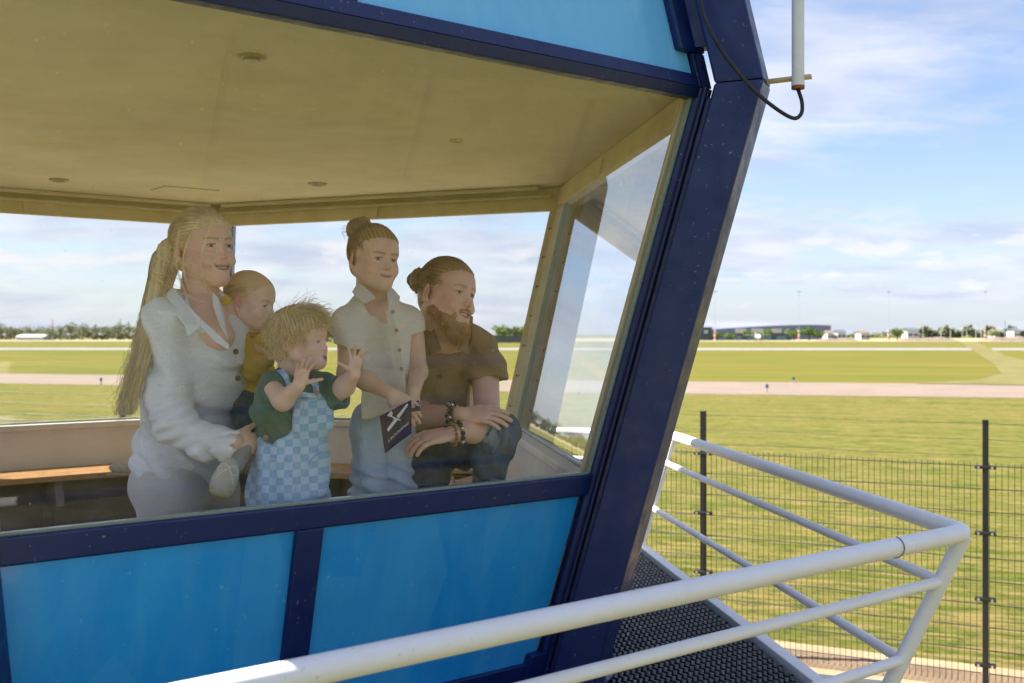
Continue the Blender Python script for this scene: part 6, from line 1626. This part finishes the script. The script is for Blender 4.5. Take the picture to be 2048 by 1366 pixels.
    V1, F1 = v.run(.0026, amp=lambda P: .0018*np.sin(P[:, 0]*900+2.5*fbm(P, 40, 3, 2))+.0022*fbm(P, 70, 6, 2)); C1 = (.75+.2*fbm(V1, 160, 5, 2))[:, None]*np.ones((1, 3))
    idx = r.integers(0, len(V1), 2600); P = []
    for i in idx:
        p = V1[i]; o_ = nrm(p-vec(0, .01, -.04)); d = nrm(o_*.35+vec(0, .15, -1)+r.normal(0, .28, 3)); ln = r.uniform(.006, .017)
        if p[2] > -.075 and p[1] > .085: ln *= .35
        P.append([p+d*ln*t+r.normal(0, .0006, 3) for t in np.linspace(0, 1, 5)])
    P = np.array(P); V2, F2, C2 = strands(hd.W(P.reshape(-1, 3)).reshape(P.shape), .0007, .0003, r.uniform(.6, 1.5, len(P)))
    V, F, C = join([(hd.W(V1), F1, C1), (V2, F2, C2)]); mesh('beard', V, F, M['beard'], root, smooth=True, cols=C)
    # bracelets
    M['beadd'] = paint('dark_wooden_bead', (.06, .035, .02), None, .35, 30, .5); M['beadb'] = paint('brown_bead', (.30, .17, .07), None, .4, 30, .5); M['beads'] = paint('silver_bead', (.70, .66, .58), None, .2, 30, .3, metal=.9)
    def bracelet(c, d, R0, rb, mats, nm):
        d = nrm(d); u = nrm(np.cross(d, (0, .3, 1))); w = np.cross(d, u); n = int(2*math.pi*R0/(rb*2.02)); e = empty('bracelet_x', (0, 0, 0)); bpy.data.objects.remove(e)
        gs = {}
        for i in range(n):
            a = 2*math.pi*i/n; V, F = uvsphere(c+(u*math.cos(a)+w*math.sin(a))*R0, rb, None, 10, 6); gs.setdefault(mats[i % len(mats)], []).append((V, F))
        first = None
        for k_, L2 in gs.items():
            V, F = join(L2); o = mesh(nm if first is None else 'beads', V, F, M[k_], root if first is None else first, smooth=True); first = first or o; tag(o, kind='stuff')
    bracelet(PW(907, 830, 3.44), vec(.92, -.25, 0), .037, .0075, ['beadd', 'beads', 'beadd'], 'bracelet'); bracelet(PW(900, 829, 3.455), vec(.92, -.25, 0), .038, .0055, ['beads', 'beadd'], 'bracelet')
    bracelet(PW(917, 866, 3.36), vec(-.8, -.4, -.1), .037, .0075, ['beadd', 'beadd', 'beads'], 'bracelet'); bracelet(PW(905, 868, 3.33), vec(-.8, -.4, -.1), .034, .006, ['beadb'], 'bracelet')
man()

# ------------------------------------------------------------------ BOOKLETS held by the child
def booklet():
    M['cover'] = paint('dark_plum_cover', (.035, .015, .028), None, .35, 10, .2, 0, .05); M['print'] = paint('white_print', (.80, .78, .78), None, .5, 10, 0, 0, 0); M['pages'] = paint('paper_pages', (.70, .68, .66), None, .7, 20, .2)
    # corners: top left, top right, bottom right, bottom left (world), slightly bent
    TL, TR, BR, BL = PW(759, 832, 3.16), PW(822, 800, 3.16), PW(822, 866, 3.13), PW(770, 906, 3.12)
    root = empty('booklet', tuple((TL+BR)/2)); tag(root, 'dark booklet with white aeroplane and upside down lettering in the hands of the child', 'booklet')
    n = 8; V = []; F = []
    nrm_ = nrm(np.cross(TR-TL, BL-TL)); nrm_ = nrm_ if nrm_[1] < 0 else -nrm_
    def pt(u, v_): return TL*(1-u)*(1-v_)+TR*u*(1-v_)+BR*u*v_+BL*(1-u)*v_+nrm_*(.006*math.sin(u*2.6+.3)*v_)
    def sheet_(o0, name, mat, par, m0=0.):
        V = []; F = []
        for s_ in (o0, o0+.0012):
            for j in range(n+1):
                for i in range(n+1): V.append(pt(m0+(1-2*m0)*i/n, m0+(1-2*m0)*j/n)-nrm_*s_)
        N1 = (n+1)**2
        for j in range(n):
            for i in range(n):
                a = j*(n+1)+i; F.append((a, a+1, a+n+2, a+n+1)); F.append((N1+a+n+1, N1+a+n+2, N1+a+1, N1+a))
        for i in range(n):
            for a, b in ((i, i+1), (n*(n+1)+i+1, n*(n+1)+i), ((i+1)*(n+1), i*(n+1)), (i*(n+1)+n, (i+1)*(n+1)+n)): F.append((b, a, N1+a, N1+b))
        return mesh(name, V, F, mat, par)
    sheet_(0, 'cover', M['cover'], root); sheet_(.0014, 'pages', M['pages'], root, .01); sheet_(.0055, 'cover', M['cover'], root)
    # print lies on the cover: aeroplane and the word, seen upside down
    def on(u, v_): return pt(u, v_)+nrm_*.0012
    def poly(uv, name='aeroplane_print'):
        V = [on(*p) for p in uv]; return mesh(name, V, [tuple(range(len(V)))], M['print'], root)
    def strip(p, q, w0, w1):
        p = np.array(p); q = np.array(q); d = (q-p)/np.linalg.norm(q-p); nn = vec(-d[1], d[0]); return [tuple(p+nn*w0), tuple(q+nn*w1), tuple(q-nn*w1), tuple(p-nn*w0)]
    def flatps(quads, name):
        V = []; F = []
        for qd in quads:
            b = len(V); V += [on(*p) for p in qd]; F.append(tuple(range(b, b+len(qd))))
        return mesh(name, V, F, M['print'], root)
    # wing runs lower-left to upper-right; fuselage crosses it to a small tail fan
    flatps([strip((.20, .50), (.52, .33), .050, .062), strip((.56, .31), (.90, .08), .062, .040)], 'aeroplane_print')
    flatps([strip((.30, .12), (.48, .30), .008, .022), strip((.49, .31), (.66, .44), .020, .010), [(.23, .10), (.37, .02), (.42, .12), (.36, .20)]], 'aeroplane_print')
    cu = bpy.data.curves.new('lettering', 'FONT'); cu.body = 'PASPOORT'; cu.size = 1; cu.align_x = 'LEFT'
    to = bpy.data.objects.new('lettering', cu); COL.objects.link(to); bpy.context.view_layer.update()
    dg = bpy.context.evaluated_depsgraph_get(); me = bpy.data.meshes.new_from_object(to.evaluated_get(dg)); bpy.data.objects.remove(to)
    co = np.array([tuple(v_.co) for v_ in me.vertices]); w = co[:, 0].max(); fs = [tuple(p.vertices) for p in me.polygons]
    a = (co[:, 0]/w); b = co[:, 1]
    U_ = .92-a*.76; V_ = .62+.13*a-(-.0)+(.0)-b*(-.115)*1.0
    P = [on(u, v_) for u, v_ in zip(U_, V_)]
    mesh('lettering', P, fs, M['print'], root)
    # second dark booklet in the far hand, seen edge on
    r2 = empty('booklet', tuple(PW(826, 808, 3.2))); tag(r2, 'second dark booklet with a pale edge held flat above the printed one', 'booklet')
    TL2, TR2, BR2, BL2 = PW(805, 806, 3.27), PW(837, 799, 3.30), PW(842, 820, 3.17), PW(800, 826, 3.15)
    for off, th, mt, nm in ((0, .0022, 'cover', 'cover'), (-.0025, .002, 'pages', 'pages')):
        V = [p+vec(0, 0, off) for p in (TL2, TR2, BR2, BL2)]+[p+vec(0, 0, off-th) for p in (TL2, TR2, BR2, BL2)]
        mesh(nm, V, [(0, 1, 2, 3), (7, 6, 5, 4), (0, 4, 5, 1), (1, 5, 6, 2), (2, 6, 7, 3), (3, 7, 4, 0)], M[mt], r2)
    # pale folded paper edge at left
    r3 = empty('paper', tuple(PW(777, 825, 3.17))); tag(r3, 'folded pale leaflet behind the printed booklet', 'paper')
    V = [PW(762, 826, 3.19), PW(792, 812, 3.19), PW(795, 820, 3.175), PW(765, 836, 3.175)]; V += [p+vec(0, .002, 0) for p in V]
    mesh('sheet', V, [(0, 1, 2, 3), (7, 6, 5, 4), (0, 4, 5, 1), (1, 5, 6, 2), (2, 6, 7, 3), (3, 7, 4, 0)], M['pages'], r3)
booklet()
# pale shoe left lying on the far bench behind the woman
def spare_shoe():
    c = PW(258, 915, 5.35); c[2] = CAMZ+ZB+.035; v = Vol(); v.ell(c, (.10, .04, .035), k=.01); v.ell(c+vec(.05, 0, .02), (.05, .04, .045), k=.02)
    V, F = v.run(.006); r = empty('shoe', tuple(c-vec(0, 0, .035))); tag(r, 'pale shoe lying on the back bench behind the woman', 'shoe'); mesh('upper', V, F, M['shoe'], r, smooth=True)
    G().box(c-vec(0, 0, .028), (.10, .038, .006)).build('sole', M['sole'], r, bevel=.004)
spare_shoe()
